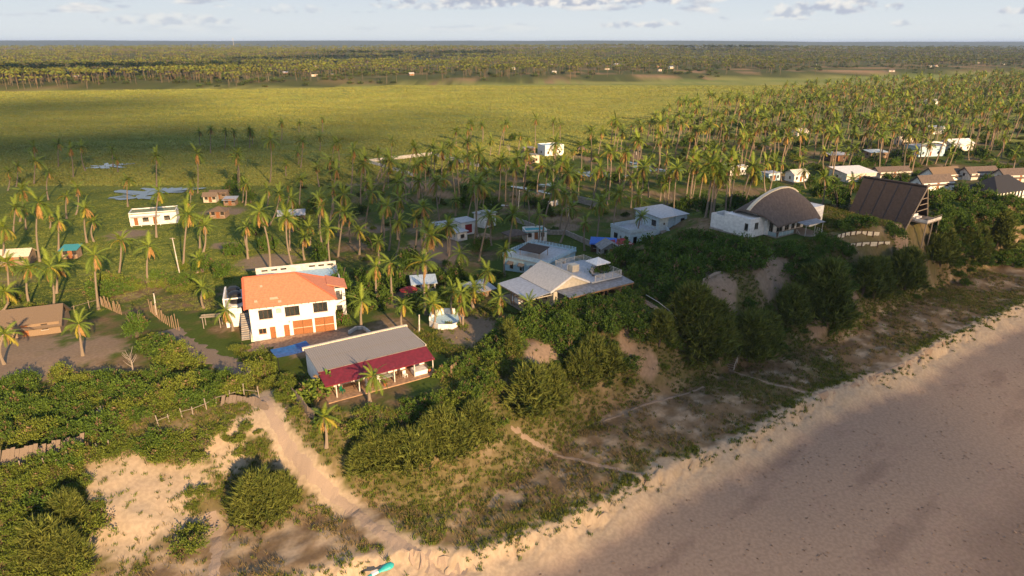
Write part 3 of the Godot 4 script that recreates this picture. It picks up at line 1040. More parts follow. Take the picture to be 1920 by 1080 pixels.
func shrub(called, p, mesh, stems, sc, sy, m, label, category, group, mainpart = "foliage", stempart = "stems", tint = 0):
	var t = thing(called, label, category, Transform3D(Basis(Vector3.UP, rng.randf() * TAU) * Basis().scaled(Vector3(sc, sy, sc)), p), group)
	part(t, mainpart, mesh, m)
	part(t, stempart, stems, M.bark)
	return t

func fill(poly, count, gap):          # scattered ground points inside a polygon of pixels
	var pg = PackedVector2Array()
	var lo = Vector2(1e9, 1e9)
	var hi = -lo
	for q in poly:
		pg.append(Vector2(q[0], q[1]))
		lo = lo.min(pg[-1])
		hi = hi.max(pg[-1])
	var out = []
	for i in count * 14:
		var q = Vector2(rng.randf_range(lo.x, hi.x), rng.randf_range(lo.y, hi.y))
		if not Geometry2D.is_point_in_polygon(q, pg): continue
		var p = G(q.x, q.y)
		var ok = true
		for o in out:
			if Vector2(o.x - p.x, o.z - p.z).length() < gap:
				ok = false
				break
		if ok:
			for k in keep_clear:
				if Vector2(k.x - p.x, k.z - p.z).length() < k.y:
					ok = false
					break
		if ok and path_near(p.x, p.z, 0.8): ok = false
		if ok and gap > 1.35 and on(p.x, p.z) & 1: ok = false
		if ok: out.append(p)
		if out.size() >= count: break
	return out

func make_shrubs():
	make_mask()
	var d0 = Color(0.045, 0.085, 0.014)
	var d1 = Color(0.095, 0.15, 0.024)
	var y0 = Color(0.08, 0.12, 0.018)
	var y1 = Color(0.15, 0.175, 0.028)
	for v in 4: BUSH.append(bush_mesh(300 + v, 2.0, 1.7, 190, 18, 0.2, d0, d1))       # dark coastal thicket
	for v in 3: BUSH.append(bush_mesh(310 + v, 2.0, 1.6, 190, 18, 0.18, y0, y1))      # yellow-green scrub
	for v in 4: NEEDLE.append(needle_mesh(320 + v, 1.7, 4.0, 260, Color(0.075, 0.1, 0.02), Color(0.15, 0.165, 0.035)))
	for v in 3: TREES.append(bush_mesh(330 + v, 2.6, 2.6, 200, 20, 0.24, d0, Color(0.08, 0.14, 0.02)))
	var stems = stems_mesh(1, 1.1, 1.0, 6, 0.07)
	var nstem = stems_mesh(2, 3.0, 0.5, 3, 0.09)
	var limbs = stems_mesh(3, 2.6, 1.3, 5, 0.13)
	rng.seed = 500
	var sets = [
		# polygon, count, gap, meshes, size, label, group
		[[[0, 722], [140, 715], [290, 712], [340, 705], [425, 718], [450, 735], [400, 755], [300, 790], [200, 815], [0, 838]], 70, 1.7, [0, 1, 2, 4, 5, 3], 0.95, "dense dark green shrub in the thicket left of the sandy path", "thicket shrubs left of the path", "thicket_shrub"],
		[[[280, 640], [345, 635], [370, 665], [400, 690], [330, 690], [280, 670]], 9, 1.8, [4, 5, 0], 1.1, "sunlit shrub at the bend of the track", "shrubs at the track bend", "thicket_shrub"],
		[[[0, 900], [90, 868], [190, 850], [300, 830], [360, 850], [300, 875], [200, 880], [150, 925], [180, 1000], [160, 1085], [0, 1085]], 52, 1.5, [4, 5, 6, 0], 0.95, "yellow green scrub bush on the dune by the reed fence", "scrub bushes by the reed fence", "scrub_bush"],
		[[[300, 835], [380, 808], [430, 840], [425, 872], [330, 880]], 9, 1.5, [4, 5, 6], 0.9, "sunlit low bush above the bare sand hollow", "bushes above the sand hollow", "scrub_bush"],
		[[[1240, 600], [1300, 570], [1420, 560], [1560, 570], [1700, 520], [1900, 470], [1915, 500], [1720, 560], [1560, 625], [1440, 660], [1280, 680], [1230, 660]], 46, 1.5, [0, 1, 2, 6], 0.62, "low ragged bush on the dune slope above the shelf", "low bushes on the dune slope", "dune_bush"],
		[[[960, 690], [1060, 670], [1180, 690], [1260, 690], [1200, 720], [1080, 745], [980, 760]], 18, 1.5, [0, 5, 2, 6], 0.55, "low ragged bush at the foot of the casuarina slope", "low bushes at the slope foot", "dune_bush"],
		[[[1700, 440], [1800, 430], [1920, 425], [1920, 490], [1800, 510], [1720, 480]], 30, 1.8, [0, 1, 2, 3], 1.0, "dense bush on the dune face right of the steep-roofed house", "bushes on the far dune face", "dune_bush"],
		[[[395, 785], [455, 775], [495, 825], [480, 870], [445, 850], [415, 815]], 9, 1.3, [5, 6, 4], 0.5, "low straggling bush on the mound beside the sandy path", "low bushes beside the path", "scrub_bush"],
		[[[345, 925], [420, 915], [425, 950], [370, 965]], 6, 1.1, [6, 5], 0.45, "small straggling bush in the middle of the sand hollow", "small bushes in the sand hollow", "scrub_bush"],
		[[[445, 648], [490, 660], [525, 690], [545, 730], [575, 790], [545, 760], [500, 720], [455, 690]], 18, 1.4, [4, 5, 6], 0.85, "yellow green hedge shrub between track and grey-roofed annex", "hedge shrubs beside the annex", "hedge_shrub"],
		[[[650, 806], [760, 778], [830, 748], [880, 735], [910, 765], [880, 798], [760, 806], [690, 820]], 22, 1.6, [5, 6, 0], 0.85, "clipped green shrub along the lawn edge", "shrubs along the lawn edge", "hedge_shrub"],
		[[[905, 650], [950, 612], [1000, 596], [1060, 590], [1185, 572], [1230, 610], [1240, 660], [1180, 690], [1110, 690], [1060, 665], [1010, 640], [960, 660], [930, 690]], 56, 1.8, [0, 1, 2, 3], 1.15, "dense green bush on the slope below the pale-roofed house", "bushes below the pale-roofed house", "dune_bush"],
		[[[845, 690], [900, 668], [935, 690], [925, 740], [880, 715]], 14, 1.5, [5, 6, 0], 0.9, "rounded clipped bush beside the lawn path", "rounded bushes by the lawn", "hedge_shrub"],
		[[[1185, 480], [1250, 462], [1330, 448], [1400, 470], [1415, 505], [1330, 520], [1290, 545], [1225, 560], [1190, 545]], 52, 2.0, [0, 1, 2, 3], 1.3, "dark green bush covering the dune ridge", "bushes on the dune ridge", "dune_bush"],
		[[[1405, 470], [1500, 470], [1580, 445], [1600, 520], [1560, 560], [1500, 540], [1480, 500], [1420, 490]], 36, 1.9, [0, 1, 2, 3], 1.15, "green bush on the slope below the arched-roof house", "bushes below the arched-roof house", "dune_bush"],
		[[[1570, 425], [1640, 425], [1720, 430], [1790, 425], [1900, 400], [1925, 440], [1925, 500], [1850, 505], [1760, 490], [1690, 440], [1650, 470], [1600, 460]], 60, 2.2, [0, 1, 2, 3], 1.25, "dark green bush on the dune around the steep-roofed house", "bushes around the steep-roofed house", "dune_bush"],
		[[[1640, 380], [1760, 365], [1925, 385], [1925, 405], [1760, 420], [1760, 395]], 26, 2.6, [0, 1, 2, 3], 1.3, "dark bush on the dune top behind the steep roof", "bushes behind the steep roof", "dune_bush"],
		[[[640, 545], [720, 530], [830, 520], [930, 540], [920, 575], [820, 570], [700, 585], [650, 580]], 26, 2.3, [0, 1, 2, 3], 1.1, "dark garden shrub beneath the palms beside the white house", "garden shrubs beside the white house", "garden_shrub"],
		[[[180, 560], [260, 540], [330, 545], [390, 560], [400, 540], [330, 520], [240, 530], [190, 540]], 18, 2.6, [0, 4, 5, 1], 1.15, "green shrub along the stick fence on the plain", "shrubs along the stick fence", "garden_shrub"],
		[[[0, 560], [90, 560], [100, 620], [130, 660], [80, 690], [20, 690]], 9, 3.2, [4, 5], 0.9, "sparse leafy shrub in the yard by the thatched roof", "yard shrubs by the thatched roof", "garden_shrub"],
	]
	for s in sets:
		for p in fill(s[0], s[1], s[2]):
			var k = s[4] * rng.randf_range(0.65, 1.35)
			shrub(s[7], p, BUSH[s[3][rng.randi() % s[3].size()]], stems, k, k * rng.randf_range(0.7, 1.3), M.leaf, s[5], "shrub", s[6])
	# feathery casuarinas on the dune slopes: foot, height in pixels, how many
	rng.seed = 510
	for c in [[1326, 678, 90, 9, 24], [1420, 678, 84, 7, 24], [1300, 650, 90, 4, 14], [1475, 615, 70, 3, 8], [1550, 612, 85, 5, 18], [1515, 580, 60, 3, 10], [1630, 560, 62, 5, 16], [1690, 555, 60, 5, 14], [1760, 505, 55, 4, 16], [1820, 490, 50, 4, 20], [1880, 470, 50, 3, 18], [1010, 790, 85, 5, 22], [1100, 725, 75, 5, 24], [1140, 715, 60, 3, 10], [490, 985, 76, 6, 20], [528, 962, 58, 3, 10], [700, 890, 66, 7, 26], [760, 880, 74, 7, 26], [830, 860, 72, 7, 26], [890, 840, 66, 7, 22], [720, 852, 36, 6, 34], [820, 828, 36, 6, 34], [130, 1000, 60, 4, 22], [120, 1075, 70, 5, 30], [1240, 650, 60, 3, 10], [960, 665, 50, 3, 14]]:
		for i in c[3]:
			var p = G(c[0] + rng.randf_range(-1, 1) * c[4], c[1] - rng.randf_range(0, 0.35) * c[2])
			var h = c[2] * rng.randf_range(0.7, 1.05) * p.distance_to(Vector3(0, EYE, 0)) / F / 0.92
			var lbl = "feathery dark casuarina bush on the slope above the beach"
			var grp = "casuarinas on the beach slope"
			if c[0] < 560: lbl = "yellow green feathery bush on the sunlit sand hollow"; grp = "feathery bushes at the sand hollow"
			elif c[0] < 940: lbl = "feathery casuarina on the slope below the lawn"; grp = "casuarinas below the lawn"
			elif c[0] < 1200: lbl = "feathery casuarina clump below the pale-roofed house"; grp = "casuarinas below the pale-roofed house"
			var k = h / 4.2
			shrub("casuarina_tree", p, NEEDLE[rng.randi() % 4], nstem, maxf(k, 0.55) * rng.randf_range(0.95, 1.3), k, M.needle, lbl, "casuarina", grp, "crown", "trunk")
	# single low bush in the sand hollow
	shrub("coastal_shrub", G(350, 1020), BUSH[5], stems, 1.25, 1.0, M.leaf, "round low green bush alone on the bare sand", "shrub", "")
	# broadleaf trees: foot x, y, height and width in metres
	rng.seed = 520
	for c in [[257, 632, 4.6, 4.4], [1600, 318, 7, 7], [1470, 262, 7, 8], [1500, 275, 6, 7], [1420, 240, 8, 9], [1350, 260, 7, 8], [1290, 275, 6, 8], [1560, 250, 7, 8], [690, 545, 5, 5], [735, 540, 5, 5.5], [640, 545, 5, 5], [610, 490, 5, 5], [450, 355, 6, 6], [435, 365, 5, 5], [470, 380, 4.5, 4.5], [1110, 275, 5, 6], [980, 330, 5, 6], [1080, 345, 5, 6], [960, 265, 4, 5], [770, 500, 5, 5.5], [820, 455, 4.5, 5], [900, 470, 4, 4.5], [850, 530, 4.5, 5], [1140, 520, 5, 6], [1170, 500, 5.5, 6], [1120, 535, 4.5, 5], [1290, 395, 5, 6], [1320, 400, 5, 6], [1250, 350, 5, 6], [1000, 390, 4, 5], [930, 400, 4, 5], [1160, 340, 4.5, 6], [1200, 350, 5, 6], [1300, 350, 5, 6], [1380, 395, 5, 6], [1540, 370, 5, 6], [1570, 390, 5, 6], [1640, 310, 5, 6], [1700, 300, 5, 6], [1860, 330, 5, 6], [1840, 300, 6, 7], [1900, 300, 6, 7], [1790, 305, 5, 6], [560, 430, 3.5, 4], [590, 390, 4, 5], [700, 470, 4, 5], [1060, 340, 4, 5], [1020, 400, 4, 4.5], [870, 390, 4.5, 5], [880, 365, 4, 6], [905, 380, 4, 6], [380, 510, 4, 5], [480, 440, 4, 5], [505, 470, 4, 5], [420, 520, 3.5, 4.5], [440, 480, 3.5, 5], [1000, 350, 3, 4], [640, 380, 3, 5], [680, 400, 3, 5], [1340, 330, 5, 6], [1460, 330, 5, 6], [1480, 380, 5, 6], [1450, 385, 5, 6], [1800, 372, 4.5, 6], [1835, 368, 4, 5.5], [1660, 345, 4, 5], [1690, 345, 4, 5], [1850, 350, 4, 5], [1620, 348, 3.5, 5], [1560, 350, 4, 5], [1520, 350, 4, 5], [1415, 345, 4, 5]]:
		var p = G(c[0], c[1])
		var lbl = "round broadleaf tree growing among the village palms"
		var grp = "broadleaf trees in the village"
		if c[0] == 257: lbl = "bright green round tree beside the sandy track"; grp = ""
		elif p.x > 60: lbl = "leafy broadleaf tree at the foot of the palm grove"; grp = "broadleaf trees in the grove"
		shrub("broadleaf_tree", p + Vector3(0, 0.2, 0), TREES[rng.randi() % 3], limbs, c[3] / 5.2, c[2] / 3.1, M.leaf, lbl, "tree", grp, "crown", "trunk")
	# understorey of the grove and village: nobody could count it
	rng.seed = 530
	var xf = []
	var cols = []
	for i in 9000:
		var x = rng.randf_range(-75, 760)
		var d = rng.randf_range(118, 900)
		if d > meadow_start(x) - 4 or x > 0.83 * d + 30: continue
		var q = st_of(x, -d)
		if q.y < K(4, q.x) + 6: continue
		if nw.get_noise_2d(x * 1.3 + 60, d * 1.3) < (-0.1 if x < 60 else -0.14): continue
		if x < -35 and d < 175 and rng.randf() < 0.8: continue
		if on(x, -d) & 6: continue
		var sc = rng.randf_range(0.4, 1.1) * (1.3 if x > 60 else 0.9)
		xf.append(Transform3D(Basis(Vector3.UP, rng.randf() * TAU) * Basis().scaled(Vector3(sc, sc * rng.randf_range(0.6, 1.1), sc)), Vector3(x, hgt(x, -d), -d)))
		var g = rng.randf_range(0.7, 1.2)
		cols.append(Color(g * rng.randf_range(0.9, 1.3), g, g * 0.9))
	stuff_many("undergrowth", [BUSH[1]], M.leaf, [xf], [cols], "low green undergrowth between the palms and houses", "undergrowth")

# ---- grass
func tuft(seed_, n, h, w, spread, c0, c1):
	rng.seed = seed_
	var b = MB.new()
	for k in n:
		var a = rng.randf() * TAU
		var p = Vector3(cos(a), 0, sin(a)) * spread * rng.randf()
		var lean = Vector3(rng.randfn(), 0, rng.randfn()) * 0.35
		var hh = h * rng.randf_range(0.6, 1.2)
		var side = Vector3(sin(a), 0, cos(a)) * w
		b.col(c0.lerp(c1, rng.randf()))
		var m = p + Vector3.UP * hh * 0.55 + lean * hh * 0.4
		b.quad(p - side, m - side * 0.7, m + side * 0.7, p + side)
		b.tri(m - side * 0.7, p + Vector3.UP * hh * 0.9 + lean * hh, m + side * 0.7)
	return b.done()

func make_grass():
	var straw = tuft(1, 12, 0.42, 0.02, 0.3, Color(0.26, 0.19, 0.09), Color(0.1, 0.095, 0.035))
	var green = tuft(2, 16, 0.34, 0.04, 0.4, Color(0.06, 0.1, 0.015), Color(0.15, 0.16, 0.03))
	var turf = tuft(4, 16, 0.3, 0.035, 0.6, Color(0.12, 0.16, 0.03), Color(0.22, 0.23, 0.05))
	var reed = tuft(3, 18, 0.26, 0.09, 1.8, Color(0.17, 0.215, 0.052), Color(0.28, 0.28, 0.078))
	rng.seed = 600
	var xf = [[], [], [], []]
	var cols = [[], [], [], []]
	for i in 90000:
		var s = rng.randf_range(-45, 165)
		var t = rng.randf_range(-2.5, 42)
		var x0 = OX + 0.859 * s
		var z0 = OZ - 0.512 * s
		var tt = t + K(0, s)
		var x = x0 - 0.512 * tt
		var z = z0 - 0.859 * tt
		if x > 0.85 * -z + 10 or x < -0.9 * -z or z > -44: continue
		var n1 = nw.get_noise_2d(x, z)
		var n2 = nw.get_noise_2d(x * 4 + 9, z * 4)
		var dens = 0.47 + 0.9 * n1 + 0.9 * n2
		if t < 0: dens = 0.35 + 0.5 * n2 if t > -1.2 else -0.02 + 0.3 * n2
		if t > K(2, s): dens += 0.1
		elif t > K(1, s): dens += 0.35
		if rng.randf() > dens: continue
		var o = on(x, z)
		if o & 6 or (o & 1 and rng.randf() < 0.9): continue
		var g = 1 if (t < 1.6 or n1 + 0.6 * rng.randfn() > 0.35 or (t > K(1, s) and rng.randf() < 0.6)) else 0
		var sc = rng.randf_range(0.6, 1.35)
		xf[g].append(Transform3D(Basis(Vector3.UP, rng.randf() * TAU) * Basis().scaled(Vector3(sc, sc, sc)), Vector3(x, hgt(x, z) - 0.03, z)))
		var v = rng.randf_range(0.6, 1.25)
		cols[g].append(Color(v, v, v))
	for i in 80000:          # short grass of the plain behind the houses
		var d = rng.randf_range(108, 250)
		var x = rng.randf_range(-0.85, 0.5) * d
		if d > meadow_start(x) + 6: continue
		var q = st_of(x, -d)
		if q.y < K(4, q.x): continue
		var n1 = nw.get_noise_2d(x * 1.5, d * 1.5)
		if rng.randf() > (0.75 if x < -42 else 0.15) + 0.8 * n1: continue
		var o = on(x, -d)
		if o & 6 or (o & 1 and rng.randf() < 0.9): continue
		var sc = rng.randf_range(0.7, 1.2)
		xf[3].append(Transform3D(Basis(Vector3.UP, rng.randf() * TAU) * Basis().scaled(Vector3(sc, sc * 0.42, sc)), Vector3(x, hgt(x, -d) - 0.03, -d)))
		var v = rng.randf_range(0.75, 1.25) + 0.3 * n1
		cols[3].append(Color(v * rng.randf_range(0.9, 1.15), v, v))
	for i in 70000:
		var d = 225.0 + 560.0 * pow(rng.randf(), 1.6)
		var x = rng.randf_range(-0.85, 0.8) * d
		if d < meadow_start(x) - 12 or d > meadow_end(x): continue
		var sc = rng.randf_range(0.8, 1.5) * (1.0 + d / 700.0)
		xf[2].append(Transform3D(Basis(Vector3.UP, rng.randf() * TAU) * Basis().scaled(Vector3(sc * 1.5, sc * rng.randf_range(0.6, 0.9), sc * 1.5)), Vector3(x, hgt(x, -d) - 0.05, -d)))
		var v = 0.97 + 0.25 * nw.get_noise_2d(x * 0.3, d * 0.6) + rng.randf_range(-0.05, 0.05)
		cols[2].append(Color(v * rng.randf_range(0.92, 1.2), v, v * 0.9))
	# flat dark flecks standing in for the shade in footprint dents on the beach
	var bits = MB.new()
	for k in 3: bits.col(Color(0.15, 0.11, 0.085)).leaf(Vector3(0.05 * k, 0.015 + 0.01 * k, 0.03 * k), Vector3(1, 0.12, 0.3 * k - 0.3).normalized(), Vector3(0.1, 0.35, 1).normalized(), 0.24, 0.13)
	var bx = []
	var bc = []
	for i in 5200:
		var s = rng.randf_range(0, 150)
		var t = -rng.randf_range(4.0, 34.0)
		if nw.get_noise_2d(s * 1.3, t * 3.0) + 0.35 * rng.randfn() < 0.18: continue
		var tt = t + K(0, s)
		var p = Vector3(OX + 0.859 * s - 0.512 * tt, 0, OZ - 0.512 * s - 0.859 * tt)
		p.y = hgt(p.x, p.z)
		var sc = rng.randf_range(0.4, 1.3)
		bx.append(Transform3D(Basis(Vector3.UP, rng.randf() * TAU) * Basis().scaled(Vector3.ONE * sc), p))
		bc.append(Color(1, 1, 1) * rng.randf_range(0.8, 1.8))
	stuff_many("footprint_shade", [bits.done()], M.grass, [bx], [bc], "dark flecks painted as the shade of footprints over the beach sand", "beach litter")
	stuff_many("dune_grass", [straw], M.grass, [xf[0]], [cols[0]], "dry straw coloured grass on the dune shelf and slopes", "dune grass")
	stuff_many("creeping_plants", [green], M.grass, [xf[1]], [cols[1]], "green creeping plants along the scarp and lawns", "ground cover")
	stuff_many("plain_grass", [turf], M.grass, [xf[3]], [cols[3]], "short green grass on the plain behind the houses", "grass")
	stuff_many("marsh_reeds", [reed], M.grass, [xf[2]], [cols[2]], "yellow green reeds covering the marsh meadow", "marsh grass")

# ---- far palm belt
func make_far():
	var far = []
	for v in 3:
		rng.seed = 700 + v
		var b = MB.new()
		b.col(Color(0.13, 0.11, 0.07))
		b.tube([Vector3(0, -1, 0), Vector3(0.4 * (v - 1), 11, 0)], [0.2, 0.14], 4)
		for k in 11:
			var a = TAU * k / 11 + rng.randf()
			var o = Vector3(cos(a), 0, sin(a))
			var e = rng.randf_range(-0.5, 0.9)
			var c = Vector3(0.4 * (v - 1), 11, 0)
			var m = c + o * 1.9 + Vector3.UP * (e + 0.35)
			var t = c + o * 3.4 + Vector3.UP * (e * 0.6 - 1.1)
			var sd = o.cross(Vector3.UP) * 0.55
			b.col(Color(0.125, 0.155, 0.032) * rng.randf_range(0.7, 1.4))
			b.quad(c, m + sd, t, m - sd)
		far.append(b.done())
	far.append(bush_mesh(705, 3.0, 3.4, 40, 10, 0.8, Color(0.04, 0.07, 0.015), Color(0.08, 0.11, 0.025)))
	rng.seed = 710
	var xf = [[], [], [], []]
	var cols = [[], [], [], []]
	for i in 52000:
		var u = rng.randf()
		var d = 640.0 + 2700.0 * pow(u, 1.35)
		var x = rng.randf_range(-0.9, 0.88) * d
		var e = d - meadow_end(x)
		if e < 12: continue
		var n1 = nw.get_noise_2d(x * 0.25, d * 0.25)
		var sparse = smoothstep(-260, 60, x) * smoothstep(330, 120, e)
		if e < 45 and rng.randf() < 0.75: continue
		if rng.randf() < 0.2 + 0.72 * sparse * smoothstep(-0.2, 0.3, n1 + 0.15): continue
		if n1 < -0.3 or nw.get_noise_2d(x * 0.08 + 900, d * 0.16) < -0.18: continue
		var k = rng.randi() % 3 if rng.randf() < 0.66 + 0.6 * nw.get_noise_2d(x * 0.1, d * 0.1 + 50) else 3
		var sc = rng.randf_range(0.8, 1.25) * (1.0 + smoothstep(1500, 3000, d) * 0.25)
		xf[k].append(Transform3D(Basis(Vector3.UP, rng.randf() * TAU) * Basis().scaled(Vector3(sc * 1.15, sc * (1.0 if k < 3 else 0.8), sc * 1.15)), Vector3(x, hgt(x, -d), -d)))
		var g = rng.randf_range(0.75, 1.3)
		cols[k].append(Color(g * rng.randf_range(0.95, 1.25), g, g))
	stuff_many("far_palm_belt", far, M.frond, xf, cols, "far belt of palms and trees beyond the marsh meadow", "palm belt")

# ---- building parts
func clear(tr, x, z, r):
	var p = tr * Vector3(x, 0, z)
	keep_clear.append(Vector3(p.x, r, p.z))

func window(parent, tr, w, h, n, fm, gm = null, bars = 0):      # a window set in an opening; tr puts its lower left corner on the wall face
	var b = MB.new()
	var f = 0.07
	b.box(Vector3(0, 0, -0.14), Vector3(w, f, -0.02))
	b.box(Vector3(0, h - f, -0.14), Vector3(w, h, -0.02))
	for i in n + 1:
		var x = i * (w - f) / n
		b.box(Vector3(x, f, -0.13), Vector3(x + f, h - f, -0.03))
	for i in bars: b.box(Vector3(f, (i + 1.0) * h / (bars + 1), -0.12), Vector3(w - f, (i + 1.0) * h / (bars + 1) + 0.05, -0.06))
	var o = part(parent, "window", b.done(), fm, tr)
	if w > 0.7: part(o, "sill", MB.new().box(Vector3(-0.08, -0.07, 0.003), Vector3(w + 0.08, -0.005, 0.12)).done(), M.offwhite)
	for i in n:
		var x = i * (w - f) / n + f
		part(o, "pane", MB.new().box(Vector3(x, f, -0.1), Vector3(x + (w - f) / n - f, h - f, -0.085)).done(), gm if gm else M.glass)
	return o

func door(parent, tr, w, h, m, boards = 4):
	var b = MB.new()
	for i in boards: b.box(Vector3(i * w / boards + 0.012, 0.02, -0.1), Vector3((i + 1) * w / boards - 0.012, h, -0.06 + 0.008 * (i % 2)))
	b.box(Vector3(0.01, 0.03, -0.115), Vector3(w - 0.01, h, -0.101))
	var o = part(parent, "door", b.done(), m, tr)
	part(o, "handle", MB.new().box(Vector3(w - 0.16, h * 0.45, -0.07), Vector3(w - 0.1, h * 0.52, 0.0)).done(), M.black)
	return o

func shell(b, w, d, h, front = [], right = [], back = [], left = [], base = -0.8, th = 0.2):   # four walls round x 0..w, z -d..0; openings per wall
	var ext = []
	for ops in [front, right, back, left]:
		var l = []
		for o in ops: l.append([o[0], o[1] - base, o[2], o[3] - base])
		ext.append(l)
	b.wall(Transform3D(Basis(), Vector3(0, base, 0)), w, h - base, ext[0], th)
	b.wall(Transform3D(Basis(Vector3.UP, PI / 2), Vector3(w, base, -th)), d - 2 * th, h - base, ext[1], th)
	b.wall(Transform3D(Basis(Vector3.UP, PI), Vector3(w, base, -d)), w, h - base, ext[2], th)
	b.wall(Transform3D(Basis(Vector3.UP, -PI / 2), Vector3(0, base, -d + th)), d - 2 * th, h - base, ext[3], th)

func ribbed(b, a, e, c, d, n, amp):          # corrugated sheet on the four corners a (low left) e (low right) c (high right) d (high left)
	var up = (e - a).cross(d - a).normalized()
	if up.y < 0: up = -up
	for i in n:
		for k in 2:
			var u0 = (i + k * 0.5) / n
			var u1 = (i + k * 0.5 + 0.5) / n
			var z0 = up * (amp if k == 1 else 0.0)
			var z1 = up * (amp if k == 0 else 0.0)
			b.quad(a.lerp(e, u0) + z0, d.lerp(c, u0) + z0, d.lerp(c, u1) + z1, a.lerp(e, u1) + z1)
	b.slab(a - up * 0.02, e - up * 0.02, c - up * 0.02, d - up * 0.02, 0.06)

func railing(parent, pts, h, mp, rails = 3, gap = 1.6):     # posts and rails along a line of local points
	var b = MB.new()
	for i in range(pts.size() - 1):
		for r in rails:
			var y = h * (r + 1.0) / rails - 0.05
			b.tube([pts[i] + Vector3.UP * y, pts[i + 1] + Vector3.UP * y], [0.045, 0.045], 4)
	var o = part(parent, "railing", b.done(), mp)
	for i in range(pts.size() - 1):
		var n = maxi(1, int(pts[i].distance_to(pts[i + 1]) / gap + 0.5))
		for k in n + (1 if i == pts.size() - 2 else 0):
			var p = pts[i].lerp(pts[i + 1], float(k) / n)
			part(o, "post", MB.new().box(p - Vector3(0.045, 0, 0.045), p + Vector3(0.045, h + 0.04, 0.045)).done(), mp)

func cabin(called, label, tr, w, d, h, wm, rm, style, opts = {}):    # a small house; origin at its front left corner, x along the front
	var t = thing(called, label, opts.get("category", "house"), tr, opts.get("group", ""))
	var fr = opts.get("front", [[w * 0.42, 0.1, w * 0.42 + 0.9, 2.0], [w * 0.12, 0.9, w * 0.12 + 0.9, 1.9], [w * 0.72, 0.9, w * 0.72 + 0.9, 1.9]])
	var rt = opts.get("right", [[d * 0.4, 0.9, d * 0.4 + 0.9, 1.8]])
	var lf = opts.get("left", [[d * 0.4, 0.9, d * 0.4 + 0.9, 1.8]])
	var b = MB.new()
	shell(b, w, d, h, fr, rt, [], lf)
	if style == "gable":
		var rise = opts.get("rise", d * 0.28)
		for x in [0.1, w - 0.1]: b.tri(Vector3(x, h, 0), Vector3(x, h, -d), Vector3(x, h + rise, -d / 2))
	elif style == "gablex":
		var rise = opts.get("rise", w * 0.28)
		for z in [-0.1, -d + 0.1]: b.tri(Vector3(0, h, z), Vector3(w, h, z), Vector3(w / 2, h + rise, z))
	part(t, "wall", b.done(), wm)
	var win = opts.get("frame", M.brown)
	for o in fr:
		if o[1] < 0.3: door(t, Transform3D(Basis(), Vector3(o[0], o[1], 0)), o[2] - o[0], o[3] - o[1], opts.get("doormat", M.wood))
		else: window(t, Transform3D(Basis(), Vector3(o[0], o[1], 0)), o[2] - o[0], o[3] - o[1], 2, win)
	for o in rt: window(t, Transform3D(Basis(Vector3.UP, PI / 2), Vector3(w, 0, -0.2)) * Transform3D(Basis(), Vector3(o[0], o[1], 0)), o[2] - o[0], o[3] - o[1], 2, win)
	for o in lf: window(t, Transform3D(Basis(Vector3.UP, -PI / 2), Vector3(0, 0, -d + 0.2)) * Transform3D(Basis(), Vector3(o[0], o[1], 0)), o[2] - o[0], o[3] - o[1], 2, win)
	var r = MB.new()
	var e = opts.get("eave", 0.35)
	if style == "flat":
		var ph = opts.get("parapet", 0.0)
		r.box(Vector3(-e, h + 0.003, -d - e), Vector3(w + e, h + 0.2, e))
		part(t, "roof", r.done(), rm)
		if ph > 0:
			var q = MB.new()
			for k in [[0, -0.15, w, 0], [0, -d, w, -d + 0.15], [0, -d + 0.15, 0.15, -0.15], [w - 0.15, -d + 0.15, w, -0.15]]: q.box(Vector3(k[0], h + 0.2, k[1]), Vector3(k[2], h + 0.2 + ph, k[3]))
			part(t, "parapet", q.done(), wm)
	elif style == "mono":
		var rise = opts.get("rise", 0.5)
		ribbed(r, Vector3(-e, h, e), Vector3(w + e, h, e), Vector3(w + e, h + rise, -d - e), Vector3(-e, h + rise, -d - e), int(w * 3), 0.03)
		part(t, "roof", r.done(), rm)
	elif style == "gable":
		var rise = opts.get("rise", d * 0.28)
		var k = e * rise / (d / 2)
		for sg in [0, 1]:
			var z = e if sg == 0 else -d - e
			r.slab(Vector3(-e, h - k, z), Vector3(w + e, h - k, z), Vector3(w + e, h + rise + 0.02, -d / 2), Vector3(-e, h + rise + 0.02, -d / 2), opts.get("thick", 0.1))
		part(t, "roof", r.done(), rm)
	elif style == "gablex":
		var rise = opts.get("rise", w * 0.28)
		var k = e * rise / (w / 2)
		for sg in [0, 1]:
			var x = -e if sg == 0 else w + e
			r.slab(Vector3(x, h - k, e), Vector3(w / 2, h + rise + 0.02, e), Vector3(w / 2, h + rise + 0.02, -d - e), Vector3(x, h - k, -d - e), opts.get("thick", 0.1))
		part(t, "roof", r.done(), rm)
	elif style == "hip":
		var rise = opts.get("rise", d * 0.3)
		var c = [Vector3(-e, h, e), Vector3(w + e, h, e), Vector3(w + e, h, -d - e), Vector3(-e, h, -d - e)]
		var g = minf(d / 2, w / 2 - 0.05)
		var r0 = Vector3(g, h + rise, -d / 2)
		var r1 = Vector3(w - g, h + rise, -d / 2)
		r.quad(c[0], r0, r1, c[1])
		r.tri(c[1], r1, c[2])
		r.quad(c[2], r1, r0, c[3])
		r.tri(c[3], r0, c[0])
		r.quad(c[0], c[1], c[2], c[3])
		part(t, "roof", r.done(), rm)
	clear(tr, w / 2, -d / 2, maxf(w, d) * 0.62)
	return t

